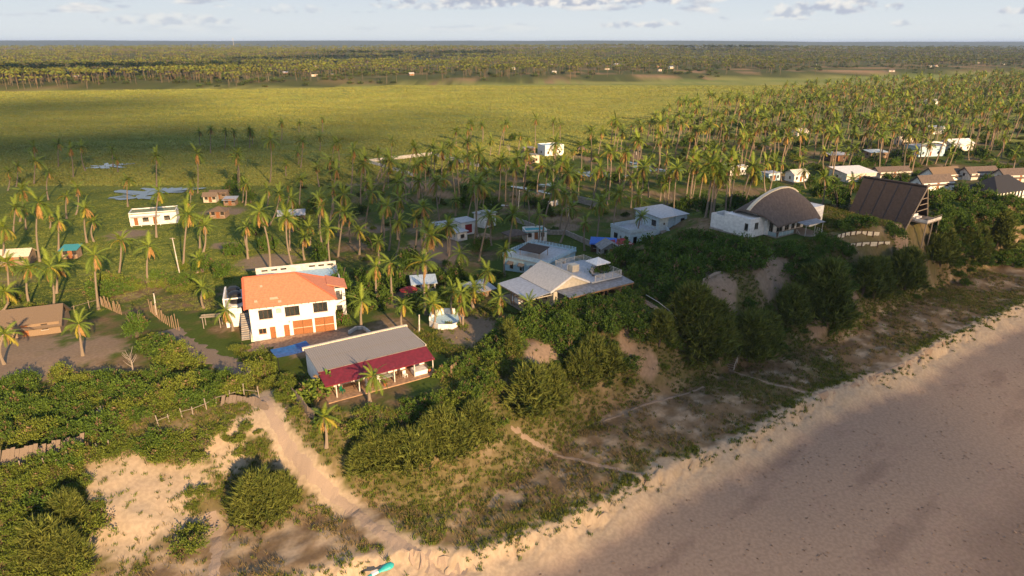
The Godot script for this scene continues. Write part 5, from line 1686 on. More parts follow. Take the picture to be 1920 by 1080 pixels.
func blue_house():
	var tr = frame([1025, 492], [1080, 466], 3.7, 0.0)
	# the nearest corner is the origin; the lit side runs to the left behind it
	var t = thing("blue_house", "pale blue flat-roofed house with railed roof and a thatched pergola on top", "house", tr)
	var W = 11.2
	var D = 10.4
	var b = MB.new()
	shell(b, W, D, 3.0, [[2, 0.9, 3.2, 2.1], [6, 0.9, 7.2, 2.1]], [], [], [[1.2, 0.8, 2.2, 2.2], [3.8, 0.8, 4.8, 2.2], [6.6, 0.8, 7.6, 2.2]])
	for i in 10: b.box(Vector3(-0.06, -0.8, -D + 0.4 + i * 1.05), Vector3(0.003, 2.8, -D + 0.5 + i * 1.05))
	part(t, "wall", b.done(), M.paleblue)
	for z in [1.2, 3.8, 6.6]:
		var w = window(t, Transform3D(Basis(Vector3.UP, -PI / 2), Vector3(0, 0.8, -D + 0.2 + z)), 1.0, 1.4, 2, M.brown)
		part(w, "shutter_awning", MB.new().slab(Vector3(-0.2, 1.1, 0.8), Vector3(1.2, 1.1, 0.8), Vector3(1.2, 1.6, 0.02), Vector3(-0.2, 1.6, 0.02), 0.06).done(), M.weathered)
	for x in [2, 6]: window(t, Transform3D(Basis(), Vector3(x, 0.9, 0)), 1.2, 1.2, 2, M.brown)
	part(t, "roof", MB.new().box(Vector3(-0.15, 3.003, -D - 0.15), Vector3(W + 0.15, 3.2, 0.15)).done(), M.zinc)
	var pr = MB.new()
	for k in [[-0.15, 0.0, W + 0.15, 0.15], [-0.15, -D - 0.15, W + 0.15, -D], [-0.15, -D, 0.0, -0.003], [W, -D, W + 0.15, -0.003]]: pr.box(Vector3(k[0], 3.2, k[1]), Vector3(k[2], 3.45, k[3]))
	part(t, "parapet", pr.done(), M.paleblue)
	railing(t, [Vector3(-0.07, 3.45, -D - 0.07), Vector3(-0.07, 3.45, 0.07), Vector3(W + 0.07, 3.45, 0.07), Vector3(W + 0.07, 3.45, -D - 0.07), Vector3(-0.07, 3.45, -D - 0.07)], 0.6, M.paleblue, 3, 0.8)
	var pg = thing("thatched_pergola", "brown thatched pergola on the roof of the pale blue house", "pergola", tr * Transform3D(Basis(), Vector3(4.0, 3.203, -5.5)))
	part(pg, "roof", MB.new().slab(Vector3(-2.0, 1.3, 2.6), Vector3(1.6, 1.8, 2.6), Vector3(1.6, 1.8, -2.6), Vector3(-2.0, 1.3, -2.6), 0.16).done(), M.thatchdark)
	for x in [-1.8, 1.4]:
		for z in [-2.3, 2.3]: part(pg, "post", MB.new().tube([Vector3(x, 0, z), Vector3(x, 1.3 + (0.3 if x > 0 else 0.0), z)], [0.07, 0.07], 6).done(), M.weathered)
	for k in 2:
		var wt = thing("water_tank", "black plastic water tank beside the pale blue house", "tank", tr * Transform3D(Basis(), Vector3(W + 1.8, 0, -4.0 - 2.6 * k)), "water tanks beside the pale blue house")
		part(wt, "barrel", MB.new().lathe([Vector2(0, 1.2), Vector2(1.1, 1.2), Vector2(1.15, 1.8), Vector2(1.1, 1.9), Vector2(1.15, 2.5), Vector2(1.1, 2.8), Vector2(0.5, 3.1), Vector2(0, 3.1)], Vector3.ZERO, 18).done(), M.black)
		part(wt, "stand", MB.new().box(Vector3(-1.1, -0.5, -1.1), Vector3(1.1, 1.19, 1.1)).done(), M.concrete)
	clear(tr, W / 2, -D / 2, 8.0)
	clear(tr, W + 1.8, -5, 3.2)

func two_storey():
	var tr = frame([1237, 406], [1286, 398], 6.3, 0.0)
	var t = thing("two_storey_house", "pale grey two-storey flat-roofed house with lower terrace wing and outside stair", "house", tr)
	var W = 8.2
	var D = 8.4
	var b = MB.new()
	shell(b, W, D, 6.0, [[1.3, 4.0, 1.9, 4.6], [6.2, 3.9, 7.4, 5.2]], [], [], [[5.6, 3.7, 7.2, 5.1]])
	b.box(Vector3(4.6, -0.8, 0.003), Vector3(8.2, 6.0, 0.5))
	part(t, "wall", b.done(), M.bluegrey)
	window(t, Transform3D(Basis(), Vector3(1.3, 4.0, 0)), 0.6, 0.6, 1, M.offwhite)
	part(t, "window", MB.new().box(Vector3(6.2, 3.9, 0.49), Vector3(7.4, 5.2, 0.53)).done(), M.black)
	window(t, Transform3D(Basis(Vector3.UP, -PI / 2), Vector3(0, 3.7, -D + 0.2 + 5.6)), 1.6, 1.4, 2, M.brown)
	part(t, "roof", MB.new().slab(Vector3(-0.4, 6.1, 0.9), Vector3(W + 0.4, 6.1, 0.9), Vector3(W + 0.4, 6.5, -D - 0.4), Vector3(-0.4, 6.5, -D - 0.4), 0.14).done(), M.zinc)
	var w = MB.new()
	shell(w, 8.0, 7.0, 3.0, [[1.0, 0.1, 2.2, 2.2]], [], [], [[1.0, 0.9, 2.4, 2.2], [3.2, 1.2, 3.7, 1.9], [5.0, 0.8, 6.2, 2.2]])
	var wing = part(t, "terrace_wing", w.done(), M.bluegrey, Transform3D(Basis(), Vector3(-8.0, 0, -0.6)))
	for o in [[1.0, 0.9, 1.4, 1.3], [5.0, 0.8, 1.2, 1.4]]: window(wing, Transform3D(Basis(Vector3.UP, -PI / 2), Vector3(0, o[1], -7.0 + 0.2 + o[0])), o[2], o[3], 2, M.brown)
	part(t, "terrace", MB.new().box(Vector3(-8.0, 3.003, -7.5), Vector3(-0.01, 3.15, -0.65)).done(), M.zinc)
	part(t, "terrace_parapet", MB.new().box(Vector3(-8.1, 3.153, -7.7), Vector3(-7.9, 4.0, -0.5)).box(Vector3(-7.89, 3.153, -0.7), Vector3(-4.0, 4.0, -0.5)).box(Vector3(-7.89, 3.153, -7.7), Vector3(-0.02, 4.0, -7.5)).done(), M.bluegrey)
	for i in 12: part(t, "stair_step", MB.new().box(Vector3(0.2 - 0.0, 0.25 * i - 0.3, 0.4 + 0.34 * (11 - i)), Vector3(1.7, 0.25 * (i + 1), 0.4 + 0.34 * (12 - i))).done(), M.concrete)
	part(t, "stair_wall", MB.new().hexa([Vector3(1.72, -0.6, 0.4), Vector3(1.9, -0.6, 0.4), Vector3(1.9, -0.6, 4.6), Vector3(1.72, -0.6, 4.6), Vector3(1.72, 4.0, 0.4), Vector3(1.9, 4.0, 0.4), Vector3(1.9, 1.2, 4.6), Vector3(1.72, 1.2, 4.6)]).done(), M.bluegrey)
	clear(tr, 4, -4, 6.5)
	clear(tr, -4, -4, 6)
	clear(tr, 1, 2.5, 3.5)

func arched_house():
	var base = 6.5
	var tr = frame([1404, 446], [1430, 440], base, base)
	var t = thing("arched_roof_house", "white house with a brown arched thatch roof on the dune crest", "house", tr)
	var b = MB.new()
	shell(b, 4.6, 6.6, 3.9, [[1.4, 1.5, 2.6, 2.9]], [], [], [[5.0, 1.3, 5.9, 2.8]], 0.0)
	var lb = part(t, "left_wing", b.done(), M.white)
	window(lb, Transform3D(Basis(), Vector3(1.4, 1.5, 0)), 1.2, 1.4, 2, M.weathered)
	window(lb, Transform3D(Basis(Vector3.UP, -PI / 2), Vector3(0, 1.3, -6.6 + 0.2 + 5.0)), 0.9, 1.5, 1, M.weathered)
	part(t, "left_wing_roof", MB.new().box(Vector3(0.21, 3.6, -6.39), Vector3(4.39, 3.8, -0.21)).done(), M.white)
	var bs = MB.new()
	shell(bs, 4.0, 4.0, 3.0, [], [], [], [], 0.0)
	part(t, "rear_wing", bs.done(), M.white, Transform3D(Basis(), Vector3(0.6, 0, -6.62)))
	part(t, "plinth", MB.new().box(Vector3(0.1, -1.6, -10.4), Vector3(4.5, -0.003, -0.1)).done(), M.concrete)
	var rb = MB.new()
	shell(rb, 4.4, 7.5, 4.2, [[1.4, 1.2, 2.0, 2.6]], [], [], [], -1.5)
	part(t, "right_wing", rb.done(), M.white, Transform3D(Basis(), Vector3(18.3, 0, 1.4)))
	part(t, "right_wing_roof", MB.new().box(Vector3(18.5, 4.0, -5.9), Vector3(22.5, 4.1, 1.2)).done(), M.white)
	# glazed centre
	var gb = MB.new()
	gb.wall(Transform3D(Basis(), Vector3(4.62, 0, 0.6)), 12.6, 3.6, [[0.8, 0.1, 2.2, 2.7], [3.4, 0.1, 5.4, 2.7], [6.2, 0.1, 7.6, 2.7], [8.4, 0.1, 9.6, 2.7], [10.2, 0.1, 11.6, 2.7]], 0.2)
	gb.box(Vector3(4.62, 0, -6.5), Vector3(4.8, 3.0, 0.38))
	gb.box(Vector3(4.81, 0, -6.5), Vector3(17.2, 3.0, -6.3))
	part(t, "wall", gb.done(), M.white)
	for o in [[0.8, 1.4], [3.4, 2.0], [6.2, 1.4], [8.4, 1.2], [10.2, 1.4]]: window(t, Transform3D(Basis(), Vector3(4.62 + o[0], 0.1, 0.6)), o[1], 2.6, 2, M.weathered)
	# the roof: from an arched ridge down to a straight eave on each side
	var rg = [[1.2, 5.2], [2.8, 6.4], [5.0, 7.5], [8.0, 8.4], [11.0, 8.8], [13.5, 8.7], [15.6, 8.1], [17.2, 7.2]]
	var n = 24
	var m = 8
	var r = MB.new()
	var rim = MB.new()
	for side in [1, -1]:
		var pts = []
		for i in n + 1:
			var u = float(i) / n
			var x = lerpf(1.2, 17.2, u)
			var top = Vector3(x, key(rg, x), -2.0)
			var low = Vector3(lerpf(4.6, 18.4, u), 2.45 + 0.35 * sin(u * PI), 3.2 + 0.5 * u) if side == 1 else Vector3(lerpf(2.5, 17.5, u), 3.0, -7.6)
			var row = []
			for j in m + 1:
				var w = float(j) / m
				row.append(top.lerp(low, w) + Vector3(0, 0.55 * sin(w * PI), 0.25 * sin(w * PI) * side))
			pts.append(row)
		for i in n:
			for j in m:
				r.quad(pts[i][j], pts[i][j + 1], pts[i + 1][j + 1], pts[i + 1][j])
				r.quad(pts[i][j] - Vector3(0, 0.35, 0), pts[i][j + 1] - Vector3(0, 0.35, 0), pts[i + 1][j + 1] - Vector3(0, 0.35, 0), pts[i + 1][j] - Vector3(0, 0.35, 0))
			r.quad(pts[i][m], pts[i + 1][m], pts[i + 1][m] - Vector3(0, 0.35, 0), pts[i][m] - Vector3(0, 0.35, 0))
		for i in [0, n]:
			for j in m: r.quad(pts[i][j], pts[i][j + 1], pts[i][j + 1] - Vector3(0, 0.35, 0), pts[i][j] - Vector3(0, 0.35, 0))
		if side == 1:
			for i in n: rim.slab(pts[i][0] + Vector3(0, 0.12, -0.35), pts[i + 1][0] + Vector3(0, 0.12, -0.35), pts[i + 1][0] + Vector3(0, 0.14, 0.4), pts[i][0] + Vector3(0, 0.14, 0.4), 0.3)
	var ro = part(t, "roof", r.done(), M.thatchbrown)
	part(ro, "ridge_band", rim.done(), M.cream)
	# deck, balustrade, round terrace, stair
	part(t, "deck", MB.new().box(Vector3(4.7, -0.25, 0.62), Vector3(16.5, -0.003, 3.0)).done(), M.weathered)
	part(t, "round_deck", MB.new().lathe([Vector2(0, -0.3), Vector2(2.7, -0.3), Vector2(2.7, -0.006), Vector2(0, -0.006)], Vector3(13.6, 0, 4.6), 28).done(), M.weathered)
	for k in 4:
		part(t, "glass_panel", MB.new().box(Vector3(5.6 + k * 1.25, 0.1, 2.92), Vector3(6.8 + k * 1.25, 0.95, 2.96)).done(), M.panel)
		part(t, "rail_post", MB.new().box(Vector3(5.52 + k * 1.25, 0, 2.9), Vector3(5.58 + k * 1.25, 1.0, 2.98)).done(), M.offwhite)
	part(t, "glass_panel", MB.new().box(Vector3(4.75, 0.1, 0.9), Vector3(4.79, 0.95, 2.9)).done(), M.panel)
	for x in [5.2, 7.4, 9.6, 11.8, 13.6, 15.4]: part(t, "stilt", MB.new().tube([Vector3(x, -4.5, 2.6 + (3.2 if x > 11 else 0.0)), Vector3(x, -0.26, 2.6 + (3.2 if x > 11 else 0.0))], [0.12, 0.12], 6).done(), M.weathered)
	for i in 9: part(t, "stair_step", MB.new().box(Vector3(10.2, -0.35 - 0.3 * i, 3.05 + 0.3 * i), Vector3(11.4, -0.28 - 0.3 * i, 3.35 + 0.3 * i)).done(), M.weathered)
	part(t, "stair_rail", MB.new().tube([Vector3(11.45, 0.8, 3.0), Vector3(11.45, -1.9, 5.8)], [0.05, 0.05], 5).tube([Vector3(11.45, 0.8, 3.0), Vector3(11.45, -0.3, 3.0)], [0.05, 0.05], 5).tube([Vector3(11.45, -1.9, 5.8), Vector3(11.45, -3.2, 5.8)], [0.05, 0.05], 5).done(), M.offwhite)
	part(t, "awning", MB.new().slab(Vector3(10.6, 2.35, 5.6), Vector3(16.6, 2.35, 6.0), Vector3(17.0, 2.75, 2.0), Vector3(10.4, 2.75, 1.6), 0.08).done(), M.slateroof)
	for k in [[10.9, 5.4], [16.2, 5.7], [13.6, 5.7]]: part(t, "awning_post", MB.new().tube([Vector3(k[0], -0.3, k[1]), Vector3(k[0], 2.4, k[1])], [0.06, 0.06], 6).done(), M.offwhite)
	railing(t, [Vector3(14.4, 0, 6.9), Vector3(15.6, 0, 6.0), Vector3(16.2, 0, 4.6)], 0.9, M.offwhite, 2, 1.0)
	for q in [[2, -4], [8, -3], [14, -3], [19, -2], [8, 2], [14, 3.4]]: clear(tr, q[0], q[1], 4.4)

func steep_house():
	var c = P(1738, 350, 14.3)
	var x = Vector3(1, 0, 0).rotated(Vector3.UP, deg_to_rad(-54))
	var a = c - x * 14.0
	var tr = Transform3D(Basis(x, Vector3.UP, x.cross(Vector3.UP)), Vector3(a.x, 6.4, a.z))
	var L = 14.0
	var t = thing("steep_roofed_house", "dark brown steep triangular house with a timber balcony on the dune", "house", tr)
	for sg in [1, -1]:
		var r = MB.new()
		var seams = MB.new()
		r.slab(Vector3(0, 8.0, 0), Vector3(L, 8.0, 0), Vector3(L - 0.6, -1.2, 5.4 * sg), Vector3(0.2, -1.2, 5.4 * sg), 0.28)
		for k in 4:
			var xx = 2.6 + k * 2.8
			seams.slab(Vector3(xx, 8.01, 0.02 * sg), Vector3(xx + 0.14, 8.01, 0.02 * sg), Vector3(xx + 0.04, -1.15, 5.42 * sg), Vector3(xx - 0.1, -1.15, 5.42 * sg), 0.05)
		var ro = part(t, "roof", r.done(), M.thatchdark)
		if sg == 1: part(ro, "seam", seams.done(), M.black)
	part(t, "ridge_cap", MB.new().box(Vector3(-0.1, 7.9, -0.3), Vector3(L + 0.1, 8.16, 0.3)).done(), M.thatchdark)
	for k in 2:
		for sg in [1, -1]: part(t, "gable_beam", MB.new().slab(Vector3(L + 0.15 - k * 0.9, 8.0, -0.02 * sg), Vector3(L + 0.33 - k * 0.9, 8.0, -0.02 * sg), Vector3(L - 0.3 - k * 0.9, -1.4, 5.5 * sg), Vector3(L - 0.48 - k * 0.9, -1.4, 5.5 * sg), 0.25).done(), M.weathered)
	for y in [2.6, 3.9, 5.2]:
		var hw = 4.3 * (8.0 - y) / 9.2 - 0.1
		part(t, "cross_beam", MB.new().box(Vector3(L + 0.02, y, -hw), Vector3(L + 0.16, y + 0.16, hw)).done(), M.weathered)
	part(t, "back_wall", MB.new().hexa([Vector3(0.4, -1, -4.2), Vector3(0.6, -1, -4.2), Vector3(0.6, -1, 4.2), Vector3(0.4, -1, 4.2), Vector3(0.4, 7.5, -0.1), Vector3(0.6, 7.5, -0.1), Vector3(0.6, 7.5, 0.1), Vector3(0.4, 7.5, 0.1)]).done(), M.brown)
	part(t, "front_wall", MB.new().hexa([Vector3(L - 3, -1, -4.0), Vector3(L - 2.8, -1, -4.0), Vector3(L - 2.8, -1, 4.0), Vector3(L - 3, -1, 4.0), Vector3(L - 3, 6.8, -0.3), Vector3(L - 2.8, 6.8, -0.3), Vector3(L - 2.8, 6.8, 0.3), Vector3(L - 3, 6.8, 0.3)]).done(), M.brown)
	part(t, "balcony", MB.new().box(Vector3(L - 2.79, 0.5, -3.4), Vector3(L + 3.0, 0.75, 3.4)).done(), M.weathered)
	part(t, "balcony_front", MB.new().box(Vector3(L + 2.9, 0.753, -3.4), Vector3(L + 3.0, 1.35, 3.4)).box(Vector3(L + 0.4, 0.753, 3.3), Vector3(L + 2.89, 1.35, 3.4)).done(), M.offwhite)
	railing(t, [Vector3(L + 0.4, 0.75, 3.34), Vector3(L + 2.95, 0.75, 3.34), Vector3(L + 2.95, 0.75, -3.34)], 1.0, M.weathered, 2, 1.6)
	for z in [-3.0, 0.0, 3.0]: part(t, "stilt", MB.new().tube([Vector3(L + 2.7, -5, z), Vector3(L + 2.7, 0.5, z)], [0.13, 0.13], 6).done(), M.weathered)
	var bd = thing("daybed", "white daybed on the balcony of the steep triangular house", "daybed", tr * Transform3D(Basis(), Vector3(L - 0.6, 0.753, 0.6)))
	part(bd, "base", MB.new().box(Vector3(-0.6, 0, -1.4), Vector3(0.6, 0.4, 1.4)).done(), M.white)
	part(bd, "cushion", MB.new().box(Vector3(-0.62, 0.403, -1.42), Vector3(-0.3, 0.9, 1.42)).done(), M.white)
	for q in [3, 8, 12, 15]: clear(tr, q, 0, 5.0)

func others():
	# small white buildings with a red door, village centre
	var o = {"right": [], "left": [[1.2, 0.9, 1.9, 2.0]], "front": [[1.0, 0.1, 3.0, 2.3]], "doormat": M.red}
	cabin("cottage", "small white cottage with red double door among the palms", frame([866, 440], [898, 434], 0.0, 0.0), 4.0, 4.2, 2.9, M.white, M.zinc, "flat", o)
	cabin("cottage", "white cottage with open doorway beside the red-doored cottage", frame([908, 425], [935, 418], 0.0, 0.0), 4.2, 3.8, 2.9, M.white, M.zinc, "flat", {"right": [], "left": [], "front": [[1.2, 0.1, 2.8, 2.3]], "doormat": M.reed})
	cabin("shed", "low white shed with one square opening below the red-doored cottage", frame([858, 452], [877, 448], 0.0, -0.2), 2.8, 4.0, 2.1, M.white, M.zinc, "flat", {"right": [], "left": [], "front": [[0.9, 0.7, 2.0, 1.6]]})
	cabin("shed", "low grey-roofed shed half hidden behind the small palms", frame([822, 440], [850, 436], 0.0, 0.0), 4.0, 3.0, 1.9, M.offwhite, M.zinc, "mono", {})
	open_hut("thatched_gazebo", "brown thatched gazebo near the pale blue house", G(965, 452), 30, 5.0, 4.4, 2.0, 1.0, M.thatchbrown)
	open_hut("thatched_gazebo", "small orange-brown thatched canopy near the red-doored cottage", G(908, 452), 10, 3.4, 3.0, 1.2, 0.9, M.reed)
	cabin("pool_house", "white and turquoise pool house behind the pale blue house", frame([985, 452], [1022, 450], 0.0, 0.0), 5.2, 3.6, 2.0, M.white, M.tealpaint, "flat", {"eave": 0.0, "parapet": 0.35})
	cabin("lean_to", "open lean-to with bright blue sheet roof", frame([1108, 456], [1145, 458], 2.0, 0.0), 5.2, 3.6, 1.9, M.brown, M.sheetblue, "mono", {"category": "shelter"})
	cabin("shed", "dark grey domed storage shed beside the blue sheet roof", frame([1128, 484], [1158, 482], 0.0, 0.0), 4.2, 3.6, 2.2, M.grey, M.grey, "gablex", {})
	cabin("shed", "white shed with red roof beside the two-storey house", frame([1160, 476], [1182, 472], 0.0, 0.0), 3.6, 3.0, 1.8, M.white, M.red, "mono", {})
	# left plain
	var lw = frame([240, 402], [317, 392], 3.0, 0.0)
	lw.basis = Basis(Vector3.UP, deg_to_rad(20))
	lw.origin = G(245, 424)
	var lt = cabin("plain_house", "long white bungalow with green roof and porch on the grass plain", lw, 11.0, 5.6, 2.9, M.white, M.greenroof, "flat", {"eave": 0.0, "parapet": 0.25, "front": [[1.0, 0.1, 1.9, 2.1], [3.0, 0.9, 4.4, 2.0], [5.4, 0.1, 6.3, 2.1], [8.0, 0.9, 9.4, 2.1]], "left": [[1.2, 0.9, 2.0, 2.0], [3.4, 0.9, 4.2, 2.0]]})
	part(lt, "porch_roof", MB.new().box(Vector3(0.4, 2.3, 0.003), Vector3(7.2, 2.45, 1.3)).done(), M.offwhite)
	for x in [0.5, 2.7, 4.9, 7.1]: part(lt, "porch_post", MB.new().box(Vector3(x - 0.08, -0.3, 1.1), Vector3(x + 0.08, 2.3, 1.26)).done(), M.white)
	cabin("hut", "reed hut with grey roof between tall palms on the plain", placed(G(524, 420), 14), 6.4, 3.6, 2.3, M.reed, M.zinc, "gable", {"right": [], "left": []})
	cabin("hut", "mud hut with rounded thatch roof behind the bungalow", placed(G(394, 410), 5), 4.0, 3.6, 1.9, M.mud, M.thatch, "hip", {"right": [], "left": []})
	cabin("hut", "small mud hut with tin and thatch roof in the swept yard", placed(G(420, 386), 5), 3.2, 3.0, 1.7, M.mud, M.zinc, "mono", {"right": [], "left": []})
	cabin("hut", "pale clay hut by the dark tree on the plain", placed(G(382, 380), 8), 3.6, 3.0, 2.0, M.cream, M.reed, "gable", {"right": [], "left": []})
	cabin("hut", "long clay hut next to the pale clay hut", placed(G(394, 374), 8), 5.0, 3.0, 1.8, M.reed, M.thatch, "gable", {"right": [], "left": []})
	cabin("hut", "pink clay kiosk with turquoise roof on the plain", placed(G(117, 486), 10), 3.0, 2.6, 2.0, M.mud, M.tealpaint, "mono", {"right": [], "left": []})
	cabin("hut", "long patched reed hut at the edge of the plain", placed(G(-6, 500), 12), 6.2, 3.6, 2.2, M.reed, M.cream, "gable", {"right": [], "left": []})
	cabin("thatched_hut", "large thatched hut with straw roof in the sandy yard", placed(G(-10, 640), 22), 9.0, 7.0, 1.6, M.reed, M.thatch, "gable", {"thick": 0.3, "rise": 2.2, "right": [], "left": []})
	# far white house with blue roof, tan sheds
	cabin("far_house", "white house with blue-grey roof at the meadow edge", placed(G(1022, 293), 25), 9.0, 7.0, 4.0, M.white, M.paleblue, "flat", {"eave": 0.1, "parapet": 0.3})
	cabin("shed", "tan block shed beside the white meadow house", placed(G(985, 307), 20), 6.0, 5.0, 3.0, M.cream, M.concrete, "flat", {"eave": 0.1})
	cabin("shed", "brown block shed left of the tan shed", placed(G(983, 292), 20), 5.0, 4.0, 3.0, M.mud, M.concrete, "flat", {"eave": 0.1})
	cabin("shed", "reed shed below the tan block shed", placed(G(984, 309), 15), 4.4, 3.4, 2.2, M.reed, M.reed, "flat", {"eave": 0.05})
	open_hut("thatched_gazebo", "round thatched hut near the meadow edge", G(1092, 286), 0, 4.6, 4.6, 1.8, 1.6, M.thatch)
	# right side behind the dunes
	cabin("shed", "white shed with bright pale monopitch roof behind the dune houses", placed(G(1586, 342), 14), 12.0, 9.0, 3.0, M.offwhite, M.white, "mono", {"rise": 0.9})
	cabin("cottage", "small white cottage with pale roof between the grove palms", placed(G(1488, 342), 20), 6.0, 4.5, 2.8, M.white, M.offwhite, "gable", {})
	cabin("cottage", "white flat-roofed cottage hidden behind leaning palm trunks", placed(G(1368, 330), 20), 7.0, 5.0, 3.2, M.white, M.white, "flat", {})
	cabin("cottage", "low bluish cottage between the leaning palms", placed(G(1440, 340), 20), 5.0, 4.0, 2.6, M.paleblue, M.zinc, "flat", {})
	cabin("lodge", "long lodge with grey-brown thatch ridge behind the steep roof", placed(G(1650, 334), 12), 13.0, 6.0, 1.5, M.offwhite, M.thatchbrown, "gable", {"thick": 0.3, "rise": 2.0})
	cabin("lodge", "white gabled lodge with long brown thatch roof", placed(G(1730, 358), 16), 11.0, 5.0, 1.7, M.white, M.thatchbrown, "gable", {"thick": 0.3, "rise": 2.2})
	cabin("lodge", "rear thatched lodge with straw patch on its roof", placed(G(1752, 342), 16), 11.0, 6.0, 1.8, M.white, M.thatch, "gable", {"thick": 0.3, "rise": 2.4})
	cabin("lodge", "thatched lodge partly hidden behind broadleaf trees", placed(G(1820, 338), 12), 11.0, 6.0, 1.5, M.offwhite, M.thatchbrown, "gable", {"thick": 0.3, "rise": 2.2})
	cabin("lodge", "far thatched lodge above the dark pavilion roof", placed(G(1885, 342), 10), 11.0, 6.0, 1.5, M.offwhite, M.thatchbrown, "gable", {"thick": 0.3, "rise": 2.2})
	cabin("pavilion", "black-roofed pavilion with white columns on the dune top", placed(G(1866, 376), 24), 14.0, 8.0, 1.9, M.white, M.darkroof, "hip", {"rise": 3.6, "eave": 0.6, "front": [[0.6, 0.2, 1.4, 1.7], [2.0, 0.2, 2.8, 1.7], [3.4, 0.2, 4.2, 1.7], [4.8, 0.2, 5.6, 1.7], [6.2, 0.2, 7.0, 1.7], [7.6, 0.2, 8.4, 1.7], [9.0, 0.2, 9.8, 1.7], [10.4, 0.2, 11.2, 1.7], [11.8, 0.2, 12.6, 1.7]], "doormat": M.black})
	var ab = cabin("arched_building", "white building with curved arches deep in the palm grove", placed(G(1722, 294), 14), 13.0, 8.0, 4.0, M.paleblue, M.zinc, "flat", {"eave": 0.1})
	var ar = MB.new()
	for k in 10:
		var a0 = PI * k / 10
		var a1 = PI * (k + 1) / 10
		ar.slab(Vector3(6.5 - 6.5 * cos(a0), 4.0 + 2.2 * sin(a0), 0.3), Vector3(6.5 - 6.5 * cos(a1), 4.0 + 2.2 * sin(a1), 0.3), Vector3(6.5 - 6.5 * cos(a1), 4.0 + 2.2 * sin(a1), -0.5), Vector3(6.5 - 6.5 * cos(a0), 4.0 + 2.2 * sin(a0), -0.5), 0.5)
	part(ab, "arch", ar.done(), M.white)
	cabin("arched_wing", "white wing right of the arched building in the grove", placed(G(1782, 284), 14), 12.0, 7.0, 3.4, M.white, M.white, "gable", {"rise": 1.6})
	cabin("cottage", "tan tent-roofed cottage left of the arched building", placed(G(1690, 272), 20), 7.0, 5.0, 1.6, M.cream, M.cream, "gable", {"rise": 2.0})
	cabin("cottage", "white cottage high in the grove behind the arches", placed(G(1745, 252), 14), 9.0, 6.0, 3.6, M.white, M.white, "flat", {})
	cabin("cottage", "white house end showing between far grove palms", placed(G(1740, 200), 14), 9.0, 6.0, 3.6, M.white, M.white, "gable", {})
	cabin("shed", "dark red-brown shed at the foot of the grove", placed(G(1556, 303), 10), 8.0, 5.0, 2.6, M.brown, M.zinc, "mono", {})
	cabin("shed", "low mud shed with green trim at the foot of the grove", placed(G(1632, 297), 10), 8.0, 5.0, 2.4, M.mud, M.bluegrey, "mono", {})
	cabin("cottage", "pale cottage end in the grove left of the tall trunks", placed(G(1495, 256), 14), 6.0, 5.0, 2.6, M.white, M.cream, "gable", {})
	# thatch-roofed reed shelter beside the pale-roofed house
	cabin("shed", "small tan-roofed reed shed left of the pale-roofed house", frame([888, 570], [932, 560], 0.4, 0.2), 4.4, 4.0, 2.3, M.reed, M.zinc, "mono", {})
	cabin("shed", "white-roofed garden shed with a red parasol beside it", placed(G(775, 552), 12), 4.2, 3.4, 2.0, M.offwhite, M.bluegrey, "mono", {})
	# far dwellings along the bank
	rng.seed = 900
	for k in 30:
		var px = rng.randf_range(60, 1880)
		var me = 0.0
		var d = rng.randf_range(45, 480)
		var q = P(px, 150, 3.0)
		var x = q.x * 1.05
		d += meadow_end(x)
		x = (px - 960) / F * d * 1.0
		var w = rng.randf_range(4.5, 9)
		var p = Vector3(x, hgt(x, -d) , -d)
		cabin("far_dwelling", "small pale dwelling among the palms beyond the marsh meadow", placed(p, rng.randf_range(-30, 40)), w, w * 0.6, 2.6, [M.offwhite, M.cream, M.mud, M.offwhite][k % 4], [M.offwhite, M.zinc, M.thatch, M.thatchbrown, M.zinc][k % 5], "gable" if k % 3 else "flat", {"group": "dwellings beyond the marsh", "front": [[w * 0.45, 0.1, w * 0.45 + 1.1, 2.2]], "left": [], "right": []})
		keep_clear.pop_back()

